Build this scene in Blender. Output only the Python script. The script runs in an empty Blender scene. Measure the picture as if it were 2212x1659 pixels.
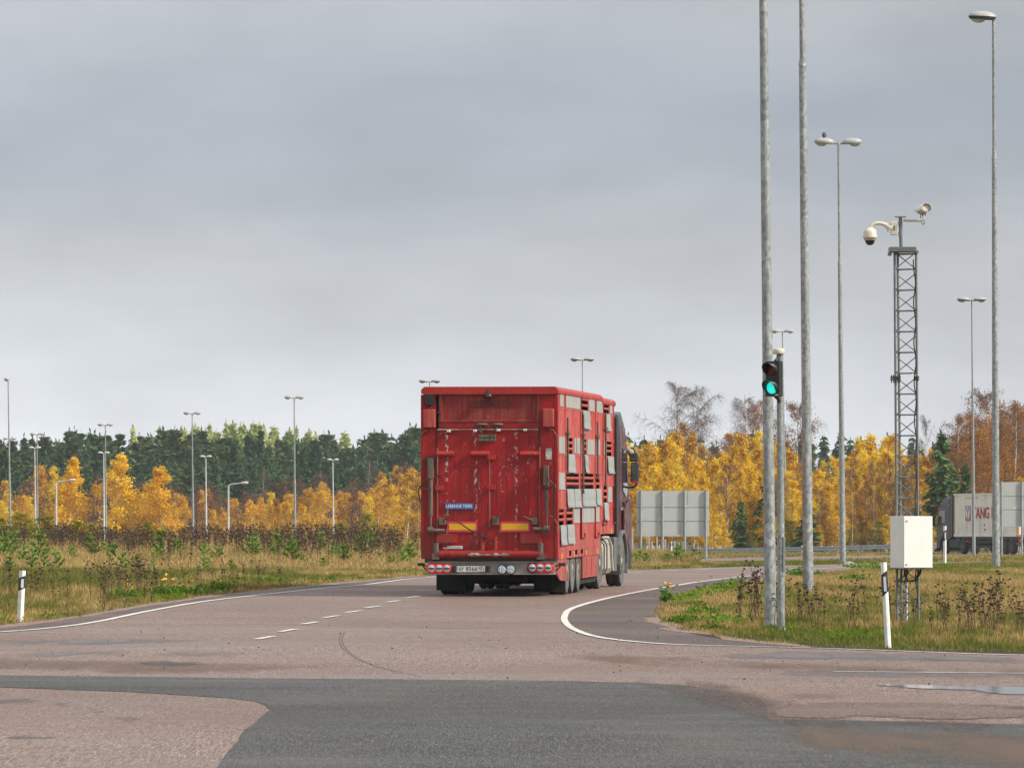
import bpy, bmesh, math, random
import numpy as np
from mathutils import Vector, Matrix

random.seed(7); NR = np.random.RandomState(11)
C = bpy.context.scene.collection
SC = bpy.context.scene
F = 14000.0          # focal length in units of a 2212 px wide frame (a long telephoto lens)
CX, HZ = 1106.0, 1157.0
HC = 1.965           # camera height

# ------------------------------------------------------------------ camera
cam = bpy.data.cameras.new('camera'); co = bpy.data.objects.new('camera', cam); C.objects.link(co)
co.location = (0, 0, HC); co.rotation_euler = (math.pi / 2, 0, 0)
cam.sensor_fit = 'HORIZONTAL'; cam.sensor_width = 36.0; cam.lens = F / 2212 * 36.0
cam.shift_y = (HZ - 829.5) / 2212
cam.clip_start = 1.0; cam.clip_end = 9000
SC.camera = co

# ------------------------------------------------------------------ sky
SUN_EL, SUN_AZ = math.radians(36), math.radians(108)     # azimuth measured from +Y (view direction) towards +X
W = bpy.data.worlds.new('World'); SC.world = W; W.use_nodes = True
nt = W.node_tree; nt.nodes.clear()
def N(t, typ, **kw):
    n = t.nodes.new(typ)
    for k, v in kw.items(): setattr(n, k, v)
    return n
def L(t, a, b): t.links.new(a, b)
out = N(nt, 'ShaderNodeOutputWorld'); sky = N(nt, 'ShaderNodeTexSky', sky_type='NISHITA')
sky.sun_disc = False; sky.sun_elevation = SUN_EL; sky.sun_rotation = SUN_AZ; sky.air_density = 1.5; sky.dust_density = 3
b1 = N(nt, 'ShaderNodeBackground'); b1.inputs[1].default_value = 0.08; L(nt, sky.outputs[0], b1.inputs[0])
b2 = N(nt, 'ShaderNodeBackground'); b2.inputs[1].default_value = 1.05
tc = N(nt, 'ShaderNodeTexCoord'); sp = N(nt, 'ShaderNodeSeparateXYZ'); L(nt, tc.outputs['Generated'], sp.inputs[0])
mp = N(nt, 'ShaderNodeMapping'); mp.inputs['Scale'].default_value = (9, 4, 26); L(nt, tc.outputs['Generated'], mp.inputs[0])
mp.inputs['Rotation'].default_value = (0, math.radians(7), 0); mp.inputs['Location'].default_value = (2.3, 0, 1.1)
nz = N(nt, 'ShaderNodeTexNoise'); nz.inputs['Scale'].default_value = 1.6; nz.inputs['Detail'].default_value = 5; nz.inputs['Roughness'].default_value = .5; nz.inputs['Distortion'].default_value = .4
L(nt, mp.outputs[0], nz.inputs['Vector'])
# layers of cloud: bright haze at the horizon, a darker blue-grey bank above, paler overcast overhead
ad = N(nt, 'ShaderNodeMath', operation='MULTIPLY_ADD'); ad.inputs[1].default_value = .020; ad.inputs[2].default_value = -.010; L(nt, nz.outputs['Fac'], ad.inputs[0])
ae = N(nt, 'ShaderNodeMath', operation='ADD'); L(nt, sp.outputs['Z'], ae.inputs[0]); L(nt, ad.outputs[0], ae.inputs[1])
mr = N(nt, 'ShaderNodeMapRange'); mr.inputs[1].default_value = 0; mr.inputs[2].default_value = .1; L(nt, ae.outputs[0], mr.inputs[0])
cr = N(nt, 'ShaderNodeValToRGB'); L(nt, mr.outputs[0], cr.inputs[0])
els = cr.color_ramp.elements
def ramp(els, pts):
    els[0].position, els[0].color = pts[0][0], (*pts[0][1], 1)
    els[1].position, els[1].color = pts[-1][0], (*pts[-1][1], 1)
    for p, c in pts[1:-1]:
        e = els.new(p); e.color = (*c, 1)
ramp(els, [(0, (.90, .93, .96)), (.17, (.76, .79, .83)), (.32, (.62, .65, .69)), (.44, (.54, .565, .60)), (.55, (.43, .47, .525)), (.68, (.41, .455, .52)), (.82, (.48, .51, .55)), (1, (.52, .54, .56))])
n2 = N(nt, 'ShaderNodeTexNoise'); n2.inputs['Scale'].default_value = 3.4; n2.inputs['Detail'].default_value = 6; L(nt, mp.outputs[0], n2.inputs['Vector'])
m2 = N(nt, 'ShaderNodeMapRange'); m2.inputs[1].default_value = .3; m2.inputs[2].default_value = .7; m2.inputs[3].default_value = .93; m2.inputs[4].default_value = 1.07; L(nt, n2.outputs['Fac'], m2.inputs[0])
mm = N(nt, 'ShaderNodeVectorMath', operation='SCALE'); L(nt, cr.outputs[0], mm.inputs[0]); L(nt, m2.outputs[0], mm.inputs['Scale'])
# overcast dome: the zenith is brighter than the horizon
mz = N(nt, 'ShaderNodeMapRange'); mz.inputs[1].default_value = .12; mz.inputs[2].default_value = 1.0; mz.inputs[3].default_value = 1.0; mz.inputs[4].default_value = 2.0; L(nt, sp.outputs['Z'], mz.inputs[0])
mm2 = N(nt, 'ShaderNodeVectorMath', operation='SCALE'); L(nt, mm.outputs[0], mm2.inputs[0]); L(nt, mz.outputs[0], mm2.inputs['Scale'])
# the cloud is thicker to the right
mxr = N(nt, 'ShaderNodeMapRange'); mxr.inputs[1].default_value = -.09; mxr.inputs[2].default_value = .09; mxr.inputs[3].default_value = 1.10; mxr.inputs[4].default_value = .94; L(nt, sp.outputs['X'], mxr.inputs[0])
mm3 = N(nt, 'ShaderNodeVectorMath', operation='SCALE'); L(nt, mm2.outputs[0], mm3.inputs[0]); L(nt, mxr.outputs[0], mm3.inputs['Scale'])
L(nt, mm3.outputs[0], b2.inputs[0])
mx = N(nt, 'ShaderNodeMixShader'); mx.inputs[0].default_value = .94
L(nt, b1.outputs[0], mx.inputs[1]); L(nt, b2.outputs[0], mx.inputs[2]); L(nt, mx.outputs[0], out.inputs[0])

# ------------------------------------------------------------------ sun (behind thin cloud)
sl = bpy.data.lights.new('sun', 'SUN'); so = bpy.data.objects.new('sun', sl); C.objects.link(so)
sl.energy = 5.0; sl.angle = math.radians(7); sl.color = (1, .95, .86)
sd = Vector((math.sin(SUN_AZ) * math.cos(SUN_EL), math.cos(SUN_AZ) * math.cos(SUN_EL), math.sin(SUN_EL)))
so.rotation_euler = sd.to_track_quat('Z', 'Y').to_euler()
so.location = (0, 0, 80)
SC.cycles.use_denoising = True; SC.cycles.denoising_input_passes = 'RGB_ALBEDO_NORMAL'; SC.cycles.denoising_prefilter = 'ACCURATE'
vs = SC.view_settings; vs.view_transform = 'Standard'; vs.look = 'None'; vs.exposure = 0.0; vs.gamma = 1; vs.use_curve_mapping = False

# ------------------------------------------------------------------ helpers
def tag(o, label=None, cat=None, group=None, kind=None):
    if label: o['label'] = label
    if cat: o['category'] = cat
    if group: o['group'] = group
    if kind: o['kind'] = kind
    return o
def empty(name, loc, rot=(0, 0, 0)):
    o = bpy.data.objects.new(name, None); C.objects.link(o); o.location = loc; o.rotation_euler = rot
    o.empty_display_size = .2
    return o
def copy_tree(o, parent=None):
    c = o.copy(); C.objects.link(c); c.parent = parent
    for ch in list(o.children): copy_tree(ch, c)
    return c

class MB:
    def __init__(s): s.v = []; s.f = []; s.m = []; s.sm = []
    def add(s, vs, fs, mat=0, smooth=False):
        b = len(s.v); s.v += [tuple(p) for p in vs]
        for f in fs:
            s.f.append(tuple(i + b for i in f)); s.m.append(mat); s.sm.append(smooth)
        return s
    def box(s, a, b, mat=0, M=None):
        (x0, y0, z0), (x1, y1, z1) = a, b
        x0, x1 = min(x0, x1), max(x0, x1); y0, y1 = min(y0, y1), max(y0, y1); z0, z1 = min(z0, z1), max(z0, z1)
        vs = [Vector(p) for p in ((x0,y0,z0),(x1,y0,z0),(x1,y1,z0),(x0,y1,z0),(x0,y0,z1),(x1,y0,z1),(x1,y1,z1),(x0,y1,z1))]
        if M is not None: vs = [M @ p for p in vs]
        return s.add(vs, [(0,3,2,1),(4,5,6,7),(0,1,5,4),(1,2,6,5),(2,3,7,6),(3,0,4,7)], mat)
    def tube(s, pts, rad, n=8, mat=0, caps=True, smooth=True):
        pts = [Vector(p) for p in pts]
        if not hasattr(rad, '__len__'): rad = [rad] * len(pts)
        vs, fs = [], []; up = None
        for i, p in enumerate(pts):
            d = (pts[min(i+1, len(pts)-1)] - pts[max(i-1, 0)]).normalized()
            if up is None:
                up = d.orthogonal().normalized()
            u = (up - d * up.dot(d)); u = u.normalized() if u.length > 1e-6 else d.orthogonal().normalized(); up = u
            w = d.cross(u)
            for k in range(n):
                a = 2 * math.pi * k / n
                vs.append(p + (u * math.cos(a) + w * math.sin(a)) * rad[i])
        for i in range(len(pts) - 1):
            for k in range(n):
                fs.append((i*n+k, i*n+(k+1) % n, (i+1)*n+(k+1) % n, (i+1)*n+k))
        s.add(vs, fs, mat, smooth)
        if caps:
            s.add(vs[:n], [tuple(reversed(range(n)))], mat, False); s.add(vs[-n:], [tuple(range(n))], mat, False)   # own vertices: clean normals
        return s
    def lathe(s, prof, n=24, M=None, mat=0, smooth=True):
        vs, fs = [], []
        for r, z in prof:
            for k in range(n):
                a = 2 * math.pi * k / n
                p = Vector((r * math.cos(a), r * math.sin(a), z)); vs.append(M @ p if M is not None else p)
        for i in range(len(prof) - 1):
            for k in range(n):
                fs.append((i*n+k, i*n+(k+1) % n, (i+1)*n+(k+1) % n, (i+1)*n+k))
        s.add(vs, fs, mat, smooth)
        if prof[0][0] > 1e-5: s.add(vs[:n], [tuple(reversed(range(n)))], mat, False)
        if prof[-1][0] > 1e-5: s.add(vs[-n:], [tuple(range(n))], mat, False)
        return s
    def prism(s, poly, a, b, axis='x', mat=0):
        # poly: list of 2-D points in the other two axes (in x,y,z order)
        n = len(poly)
        def P(p, t):
            return {'x': (t, p[0], p[1]), 'y': (p[0], t, p[1]), 'z': (p[0], p[1], t)}[axis]
        vs = [P(p, a) for p in poly] + [P(p, b) for p in poly]
        fs = [tuple(range(n)), tuple(n + k for k in reversed(range(n)))] + [(k, n + k, n + (k+1) % n, (k+1) % n) for k in range(n)]
        return s.add(vs, fs, mat)
    def xf(s, M): s.v = [tuple(M @ Vector(p)) for p in s.v]; return s
    def build(s, name, mats, parent=None, bevel=0, seg=2, normals=True):
        me = bpy.data.meshes.new(name); me.from_pydata(s.v, [], s.f)
        if not isinstance(mats, (list, tuple)): mats = [mats]
        for m in mats: me.materials.append(m)
        me.polygons.foreach_set('material_index', s.m); me.polygons.foreach_set('use_smooth', s.sm)
        if normals or bevel:
            bm = bmesh.new(); bm.from_mesh(me)
            bmesh.ops.recalc_face_normals(bm, faces=bm.faces)
            if bevel:
                es = [e for e in bm.edges if len(e.link_faces) == 2 and e.calc_face_angle(0) > .6]
                bmesh.ops.bevel(bm, geom=es, offset=bevel, segments=seg, affect='EDGES', clamp_overlap=True, profile=.5)
            bm.to_mesh(me); bm.free()
        me.update()
        o = bpy.data.objects.new(name, me); C.objects.link(o)
        if parent is not None: o.parent = parent
        return o
def fast_mesh(name, V, faces, k, mat, parent=None, matidx=None):
    """V (n,3) array, faces (m,k) array"""
    me = bpy.data.meshes.new(name); V = np.asarray(V, np.float32); faces = np.asarray(faces, np.int32)
    me.vertices.add(len(V)); me.vertices.foreach_set('co', V.ravel())
    me.loops.add(faces.size); me.loops.foreach_set('vertex_index', faces.ravel())
    me.polygons.add(len(faces)); me.polygons.foreach_set('loop_start', np.arange(0, faces.size, k, dtype=np.int32))
    me.polygons.foreach_set('loop_total', np.full(len(faces), k, np.int32))
    for m in (mat if isinstance(mat, (list, tuple)) else [mat]): me.materials.append(m)
    if matidx is not None: me.polygons.foreach_set('material_index', np.asarray(matidx, np.int32))
    me.update(calc_edges=True); me.validate()
    o = bpy.data.objects.new(name, me); C.objects.link(o)
    if parent is not None: o.parent = parent
    return o
def text_geo(body, w, h, depth=.002, offset=0.0):
    """text as mesh, fitted to a w x h box centred on 0 in the xz plane facing -y"""
    cu = bpy.data.curves.new('txt', 'FONT'); cu.body = body; cu.extrude = .02; cu.offset = offset; cu.resolution_u = 3
    ob = bpy.data.objects.new('txt', cu); C.objects.link(ob)
    dg = bpy.context.evaluated_depsgraph_get(); me = bpy.data.meshes.new_from_object(ob.evaluated_get(dg))
    V = [v.co.copy() for v in me.vertices]; FS = [tuple(p.vertices) for p in me.polygons]
    bpy.data.objects.remove(ob); bpy.data.curves.remove(cu); bpy.data.meshes.remove(me)
    x0 = min(v.x for v in V); x1 = max(v.x for v in V); y0 = min(v.y for v in V); y1 = max(v.y for v in V)
    return [((v.x - (x0+x1)/2) / (x1-x0) * w, -v.z / .02 * depth / 2, (v.y - (y0+y1)/2) / (y1-y0) * h) for v in V], FS
# ------------------------------------------------------------------ materials
def base_mat(name):
    m = bpy.data.materials.new(name); m.use_nodes = True; t = m.node_tree
    return m, t, t.nodes['Principled BSDF']
def noise(t, scale, detail=4, rough=.55, coord='Object', stretch=(1, 1, 1), dist=0):
    tc = N(t, 'ShaderNodeTexCoord'); mp = N(t, 'ShaderNodeMapping'); mp.inputs['Scale'].default_value = stretch
    L(t, tc.outputs[coord], mp.inputs[0]); n = N(t, 'ShaderNodeTexNoise')
    n.inputs['Scale'].default_value = scale; n.inputs['Detail'].default_value = detail; n.inputs['Roughness'].default_value = rough; n.inputs['Distortion'].default_value = dist
    L(t, mp.outputs[0], n.inputs['Vector']); return n.outputs['Fac']
def rng(t, fac, a, b, lo=0, hi=1):
    r = N(t, 'ShaderNodeMapRange'); r.inputs[1].default_value = a; r.inputs[2].default_value = b; r.inputs[3].default_value = lo; r.inputs[4].default_value = hi
    L(t, fac, r.inputs[0]); return r.outputs[0]
def mix(t, fac, a, b, mode='MIX'):
    n = N(t, 'ShaderNodeMix', data_type='RGBA', blend_type=mode)
    if hasattr(fac, 'links'): L(t, fac, n.inputs[0])
    else: n.inputs[0].default_value = fac
    for k, v in ((6, a), (7, b)):
        if hasattr(v, 'links'): L(t, v, n.inputs[k])
        else: n.inputs[k].default_value = (*v, 1)
    return n.outputs[2]
def mul(t, a, b):
    n = N(t, 'ShaderNodeMath', operation='MULTIPLY'); L(t, a, n.inputs[0])
    if hasattr(b, 'links'): L(t, b, n.inputs[1])
    else: n.inputs[1].default_value = b
    return n.outputs[0]
def mk(name, c1, c2=None, scale=6, rough=.55, metal=0, bump=0, bscale=60, stretch=(1, 1, 1), lo=.35, hi=.65, spec=.5, dirt=None, dscale=2.0, dlo=.5, dhi=.75):
    m, t, p = base_mat(name)
    p.inputs['Roughness'].default_value = rough; p.inputs['Metallic'].default_value = metal
    p.inputs['Specular IOR Level'].default_value = spec
    if c2 is None: c2 = tuple(c * .8 for c in c1)
    col = mix(t, rng(t, noise(t, scale, stretch=stretch), lo, hi), c1, c2)
    if dirt: col = mix(t, rng(t, noise(t, dscale, 6, .65, stretch=(1, 1, .35)), dlo, dhi), col, dirt)
    L(t, col, p.inputs['Base Color'])
    if bump:
        b = N(t, 'ShaderNodeBump'); b.inputs['Strength'].default_value = bump; b.inputs['Distance'].default_value = .01
        L(t, noise(t, bscale), b.inputs['Height']); L(t, b.outputs[0], p.inputs['Normal'])
    return m
def emis(name, col, s):
    m, t, p = base_mat(name); p.inputs['Base Color'].default_value = (*col, 1); p.inputs['Emission Color'].default_value = (*col, 1); p.inputs['Emission Strength'].default_value = s
    return m
def leafmat(name, cols, trans=.3, clump=.8, dark=.55):
    """leaves: each leaf its own tint, whole clumps drift between tints"""
    m, t, p = base_mat(name); t.nodes.remove(p)
    g = N(t, 'ShaderNodeNewGeometry'); oi = N(t, 'ShaderNodeObjectInfo')
    r = N(t, 'ShaderNodeValToRGB'); ramp(r.color_ramp.elements, [(i / (len(cols) - 1), c) for i, c in enumerate(cols)])
    a = N(t, 'ShaderNodeMath', operation='MULTIPLY_ADD'); L(t, noise(t, clump, 3), a.inputs[0]); a.inputs[1].default_value = 1.5; a.inputs[2].default_value = -.70
    b = N(t, 'ShaderNodeMath', operation='MULTIPLY_ADD'); L(t, g.outputs['Random Per Island'], b.inputs[0]); b.inputs[1].default_value = .40; L(t, a.outputs[0], b.inputs[2])
    c = N(t, 'ShaderNodeMath', operation='MULTIPLY_ADD'); L(t, oi.outputs['Random'], c.inputs[0]); c.inputs[1].default_value = .62; L(t, b.outputs[0], c.inputs[2])
    L(t, c.outputs[0], r.inputs[0])
    d = N(t, 'ShaderNodeBsdfDiffuse'); tr = N(t, 'ShaderNodeBsdfTranslucent'); L(t, r.outputs[0], d.inputs[0]); L(t, r.outputs[0], tr.inputs[0])
    mxs = N(t, 'ShaderNodeMixShader'); mxs.inputs[0].default_value = trans; L(t, d.outputs[0], mxs.inputs[1]); L(t, tr.outputs[0], mxs.inputs[2])
    L(t, mxs.outputs[0], t.nodes['Material Output'].inputs[0]); return m

# galvanised steel with its crystal spangle
def galv(name, c1, c2, scale, rough=.5, metal=.25, streak=True):
    m, t, p = base_mat(name); p.inputs['Roughness'].default_value = rough; p.inputs['Metallic'].default_value = metal
    tc = N(t, 'ShaderNodeTexCoord'); mp = N(t, 'ShaderNodeMapping'); mp.inputs['Scale'].default_value = (1, 1, .6); L(t, tc.outputs['Object'], mp.inputs[0])
    v = N(t, 'ShaderNodeTexVoronoi'); v.inputs['Scale'].default_value = scale; L(t, mp.outputs[0], v.inputs['Vector'])
    sc = N(t, 'ShaderNodeSeparateColor'); L(t, v.outputs['Color'], sc.inputs[0])
    col = mix(t, sc.outputs[0], c1, c2)
    col = mix(t, rng(t, noise(t, 5, 5, stretch=(1, 1, .2)), .35, .7, 0, .55), col, tuple(x * .72 for x in c1))
    L(t, col, p.inputs['Base Color']); L(t, rng(t, sc.outputs[1], 0, 1, rough - .1, rough + .15), p.inputs['Roughness']); return m
M_GALV = galv('galvanised_steel', (.21, .23, .23), (.46, .48, .47), 24)
M_GALV_FINE = galv('galvanised_steel_fine', (.21, .23, .23), (.40, .42, .42), 36)
M_GALV_FAR = mk('galvanised_steel_weathered', (.34, .37, .37), (.26, .28, .28), 3, rough=.5, metal=.2)
M_WPOLE = mk('pale_grey_pole', (.62, .63, .62), (.5, .5, .5), 3, rough=.5)
M_SHELL = mk('lamp_shell_grey', (.40, .40, .37), (.33, .33, .31), 5, rough=.5)
M_SHELL_W = mk('lamp_shell_pale', (.62, .62, .60), (.52, .52, .5), 5, rough=.5)
M_DKMETAL = mk('dark_metal', (.05, .05, .05), (.03, .03, .03), 9, rough=.55)
M_BLACK = mk('black_plastic', (.012, .012, .013), (.02, .02, .02), 9, rough=.45)
M_RUBBER = mk('tyre_rubber', (.028, .027, .026), (.055, .05, .045), 6, rough=.85, bump=.3)
M_TYREWALL = mk('tyre_sidewall_dusty', (.075, .075, .073), (.15, .145, .135), 8, rough=.9)
M_UNDER = mk('underbody_black', (.007, .0065, .006), (.016, .014, .012), 4, rough=.9)
M_WHITE = mk('white_paint', (.78, .78, .75), (.70, .70, .66), 4, rough=.4)
M_POSTW = mk('marker_post_white', (.80, .80, .77), (.66, .65, .6), 9, rough=.5, dirt=(.35, .32, .27), dscale=6, dlo=.58, dhi=.8)
M_REFL = mk('reflector_silver', (.68, .72, .76), (.60, .65, .7), 30, rough=.25)
M_CREAM = mk('cream_plastic', (.66, .61, .50), (.58, .54, .44), 5, rough=.45)
M_CAB = mk('cabinet_paint', (.80, .80, .75), (.74, .74, .69), 3, rough=.5, bump=.08, bscale=200)
M_GLASSDK = mk('dark_glass', (.015, .016, .018), (.02, .02, .025), 3, rough=.06, spec=.8)
M_BOWL = mk('lamp_glass', (.55, .56, .55), (.48, .5, .5), 5, rough=.15)
M_BARE = mk('twig_bark', (.16, .105, .085), (.10, .065, .06), 4, rough=.9)
M_BIRCH = mk('birch_bark', (.62, .57, .50), (.16, .13, .11), 5, rough=.85, stretch=(1, 1, 2.2), lo=.5, hi=.62)
M_PINEBARK = mk('pine_bark', (.20, .10, .06), (.10, .06, .045), 5, rough=.95)
M_SPRBARK = mk('spruce_bark', (.09, .07, .055), (.05, .04, .035), 5, rough=.95)

# ------------------------------------------------------------------ terrain
KY = np.array([-400, 0, 120, 134, 143, 150, 160, 172, 300, 430, 600, 1500, 6000], float)
KZ = np.array([-2.6, 0, .78, .868, .915, .935, .943, .943, .85, .725, .66, .66, .66], float)
def sms(a, b, x):
    t = np.clip((np.asarray(x, float) - a) / (b - a), 0, 1); return t * t * (3 - 2 * t)
def G0(y): return np.interp(y, KY, KZ)
def G(x, y):
    bank = .60 * sms(166, 238, y) * (1 - sms(262, 340, y)) * (1 - sms(-3.2, 4.0, np.asarray(x, float) - .012 * (np.asarray(y, float) - 235)))
    lump = .05 * np.sin(np.asarray(x) * .55 + np.asarray(y) * .05) * sms(172, 220, y)
    return G0(y) + bank + lump * (bank > .01)
def ground_px(px, py):
    """ground point seen at a frame position (2212 px wide frame)"""
    lo, hi = 15.0, 5500.0
    for _ in range(60):
        Y = (lo + hi) / 2; v = HZ + (HC - float(G0(Y))) * F / Y
        if v > py: lo = Y
        else: hi = Y
    return ((px - CX) / F * Y, Y)
def at(px, py, Y): return Vector(((px - CX) / F * Y, Y, HC - (py - HZ) / F * Y))
def sheet(name, poly_px, mat, lift, label_kind='structure', world=None, step=4.0, wob=0, seed=1, fade=0):
    """flat sheet on the terrain from an outline"""
    pts = world if world is not None else [ground_px(*p) for p in poly_px]
    rr = random.Random(seed); dense = []
    for i in range(len(pts)):
        a, b = Vector(pts[i]), Vector(pts[(i+1) % len(pts)])
        n = max(1, int((b - a).length / (1.2 if wob else 3.0)))
        for k in range(n):
            q = a.lerp(b, k / n)
            dense.append((q.x + (rr.uniform(-wob, wob) if k else 0), q.y + (rr.uniform(-wob, wob) * 2 if k else 0)))
    bm = bmesh.new(); vs = [bm.verts.new((x, y, 0)) for x, y in dense]
    bm.faces.new(vs); bmesh.ops.triangulate(bm, faces=bm.faces)
    ys = [p[1] for p in dense]; y = min(ys) + step
    while y < max(ys):
        bmesh.ops.bisect_plane(bm, geom=bm.verts[:] + bm.edges[:] + bm.faces[:], plane_co=(0, y, 0), plane_no=(0, 1, 0)); y += step
    if fade:
        xs_ = [p[0] for p in dense]; x = min(xs_) + .35
        while x < max(xs_):
            bmesh.ops.bisect_plane(bm, geom=bm.verts[:] + bm.edges[:] + bm.faces[:], plane_co=(x, 0, 0), plane_no=(1, 0, 0)); x += .35
    for v in bm.verts: v.co.z = float(G0(v.co.y)) + lift
    bmesh.ops.recalc_face_normals(bm, faces=bm.faces)
    for f in bm.faces:
        if f.normal.z < 0: f.normal_flip()
    if fade:
        P = np.array(dense)
        lay = bm.verts.layers.float.new('fade')
        for v in bm.verts:
            best = 9e9
            for i in range(len(P)):
                a, b = P[i] * np.array([1, .12]), P[(i+1) % len(P)] * np.array([1, .12]); ab = b - a; q = np.array([v.co.x, v.co.y * .12])
                t_ = min(max(float((q - a) @ ab) / max(float(ab @ ab), 1e-9), 0), 1); best = min(best, float(np.hypot(*(q - a - ab * t_))))
            v[lay] = min(best / fade, 1)
    else:
        be = [e for e in bm.edges if e.is_boundary]
        ex = bmesh.ops.extrude_edge_only(bm, edges=be)
        for v in [g for g in ex['geom'] if isinstance(g, bmesh.types.BMVert)]: v.co.z -= lift + .01
    me = bpy.data.meshes.new(name); bm.to_mesh(me); bm.free(); me.materials.append(mat)
    o = bpy.data.objects.new(name, me); C.objects.link(o); o['kind'] = label_kind
    return o
def decal(m, lo=.15, hi=.6, amt=1.0, sc=1.6):
    """ragged, thinning edge for a stain: the sheet lets the road show through"""
    t = m.node_tree; p = t.nodes['Principled BSDF']; at_ = N(t, 'ShaderNodeAttribute'); at_.attribute_name = 'fade'
    f = N(t, 'ShaderNodeMath', operation='ADD'); L(t, at_.outputs['Fac'], f.inputs[0]); L(t, rng(t, noise(t, sc, 6, .65, stretch=(1, .12, 1)), .3, .7, -.45, .45), f.inputs[1])
    L(t, rng(t, f.outputs[0], lo, hi, 0, amt), p.inputs['Alpha']); return m

# soil / dry grass ground sheet
def soil():
    m, t, p = base_mat('soil_and_thatch'); p.inputs['Roughness'].default_value = .95; p.inputs['Specular IOR Level'].default_value = .1
    a = mix(t, rng(t, noise(t, .35, 5, stretch=(1, .25, 1)), .4, .6), (.20, .125, .055), (.075, .085, .025))
    a = mix(t, rng(t, noise(t, 7, 5, stretch=(1, .12, 1)), .35, .7), a, (.10, .065, .03)); L(t, a, p.inputs['Base Color']); return m
M_SOIL = soil()
ys = np.concatenate([np.arange(-60, 40, 10), np.arange(40, 360, 2.0), np.arange(360, 700, 10), np.array([700, 800, 1000, 1300, 1700, 2300, 3200, 4500, 6000])])
xs = np.concatenate([[-3000, -1200, -500, -250, -150, -100, -70], np.arange(-50, 60, 2.5), [70, 100, 150, 250, 500, 1200, 3000]])
XX, YY = np.meshgrid(xs, ys); ZZ = G(XX, YY) - .0
V = np.stack([XX, YY, ZZ], -1).reshape(-1, 3); nx = len(xs)
idx = (np.arange(len(ys) - 1)[:, None] * nx + np.arange(nx - 1)[None]).ravel()
gr = fast_mesh('ground', V, np.stack([idx, idx + 1, idx + nx + 1, idx + nx], -1), 4, M_SOIL); gr['kind'] = 'structure'

# ------------------------------------------------------------------ asphalt
def asphalt(name, c1, c2, stone, dirtc, dirt_amt=.5, rough=.62, wet=0):
    m, t, p = base_mat(name)
    ST = (1, .032, 1)      # grain drawn out along Y, so it looks even at a grazing view
    a = mix(t, rng(t, noise(t, 58, 4, .7, stretch=ST), .38, .62), tuple(c * 1.22 for c in c1), tuple(c * .72 for c in c2))
    # pale and dark stones in the surface
    a = mix(t, rng(t, noise(t, 105, 2, .6, stretch=ST), .58, .66), a, stone)
    a = mix(t, rng(t, noise(t, 90, 2, .5, stretch=(1, .04, 1)), .38, .30), a, tuple(c * .35 for c in c1))
    dz = rng(t, noise(t, .5, 6, .65, stretch=(.8, .22, 1), dist=.6), .48, .68)
    a = mix(t, mul(t, dz, dirt_amt), a, dirtc)
    a = mix(t, rng(t, noise(t, .22, 4, .6, stretch=(.45, .5, 1)), .42, .62, 0, .4), a, tuple(c * .62 for c in c1))
    L(t, a, p.inputs['Base Color'])
    r = rng(t, noise(t, .3, 5, .6, stretch=(.5, .7, 1), dist=.4), .35, .65, rough - .14 - wet, rough + .2)
    L(t, r, p.inputs['Roughness']); p.inputs['Specular IOR Level'].default_value = .22
    b = N(t, 'ShaderNodeBump'); b.inputs['Strength'].default_value = .35; b.inputs['Distance'].default_value = .006
    L(t, noise(t, 55, 3, .6, stretch=(1, .1, 1)), b.inputs['Height']); L(t, b.outputs[0], p.inputs['Normal'])
    return m
M_ROAD = asphalt('red_granite_asphalt', (.215, .150, .126), (.155, .108, .091), (.42, .34, .30), (.18, .115, .078), .6)
M_NEW = asphalt('new_grey_asphalt', (.066, .063, .058), (.044, .043, .040), (.16, .155, .15), (.13, .10, .08), .35)
M_SHOULD = asphalt('shoulder_asphalt', (.105, .076, .068), (.075, .056, .051), (.23, .18, .16), (.17, .105, .07), .8)
M_GRAVEL = mk('pink_gravel', (.27, .18, .14), (.16, .105, .085), 30, rough=.95, bump=.5, bscale=60, stretch=(1, .15, 1))
M_LINE = mk('road_marking_white', (.74, .72, .66), (.62, .59, .53), 3, rough=.6, dirt=(.24, .19, .165), dscale=7, dlo=.48, dhi=.68)
M_PUDDLE = mk('wet_film', (.05, .043, .04), (.07, .055, .05), .8, rough=.10, stretch=(1, .2, 1), spec=.6)
M_DAMP = mk('damp_asphalt', (.10, .08, .075), (.16, .115, .105), 1.5, rough=.34, stretch=(1, .2, 1), bump=.25, bscale=40)
M_STAIN = mk('dark_tyre_stain', (.075, .058, .053), (.15, .11, .10), 20, rough=.8, stretch=(1, .1, 1))
M_MUD = mk('dried_mud', (.22, .15, .10), (.14, .095, .07), 5, rough=.9, stretch=(1, .1, 1))

LEFT_EDGE = [(-500, 1388), (-200, 1375), (0, 1357), (130, 1341), (300, 1312), (440, 1291), (560, 1279), (700, 1264), (800, 1256), (920, 1244), (1050, 1240), (1200, 1236), (1360, 1232), (1500, 1227.5), (1650, 1223.5), (1760, 1221), (1840, 1218.5), (1960, 1216), (2130, 1212.5), (2400, 1210)]
RIGHT_EDGE = [(2400, 1212), (2130, 1215.5), (1960, 1219.5), (1900, 1223), (1843, 1229), (1760, 1238), (1650, 1249), (1560, 1262), (1500, 1273), (1450, 1285), (1428, 1300), (1414, 1315), (1410, 1332), (1430, 1352), (1480, 1368), (1560, 1383), (1650, 1392), (1750, 1400), (1900, 1407), (2050, 1410.5), (2212, 1414), (2500, 1419), (2900, 1424)]
ROAD_W = [ground_px(*p) for p in LEFT_EDGE + RIGHT_EDGE] + [(16, 34), (-12, 34)]
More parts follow.
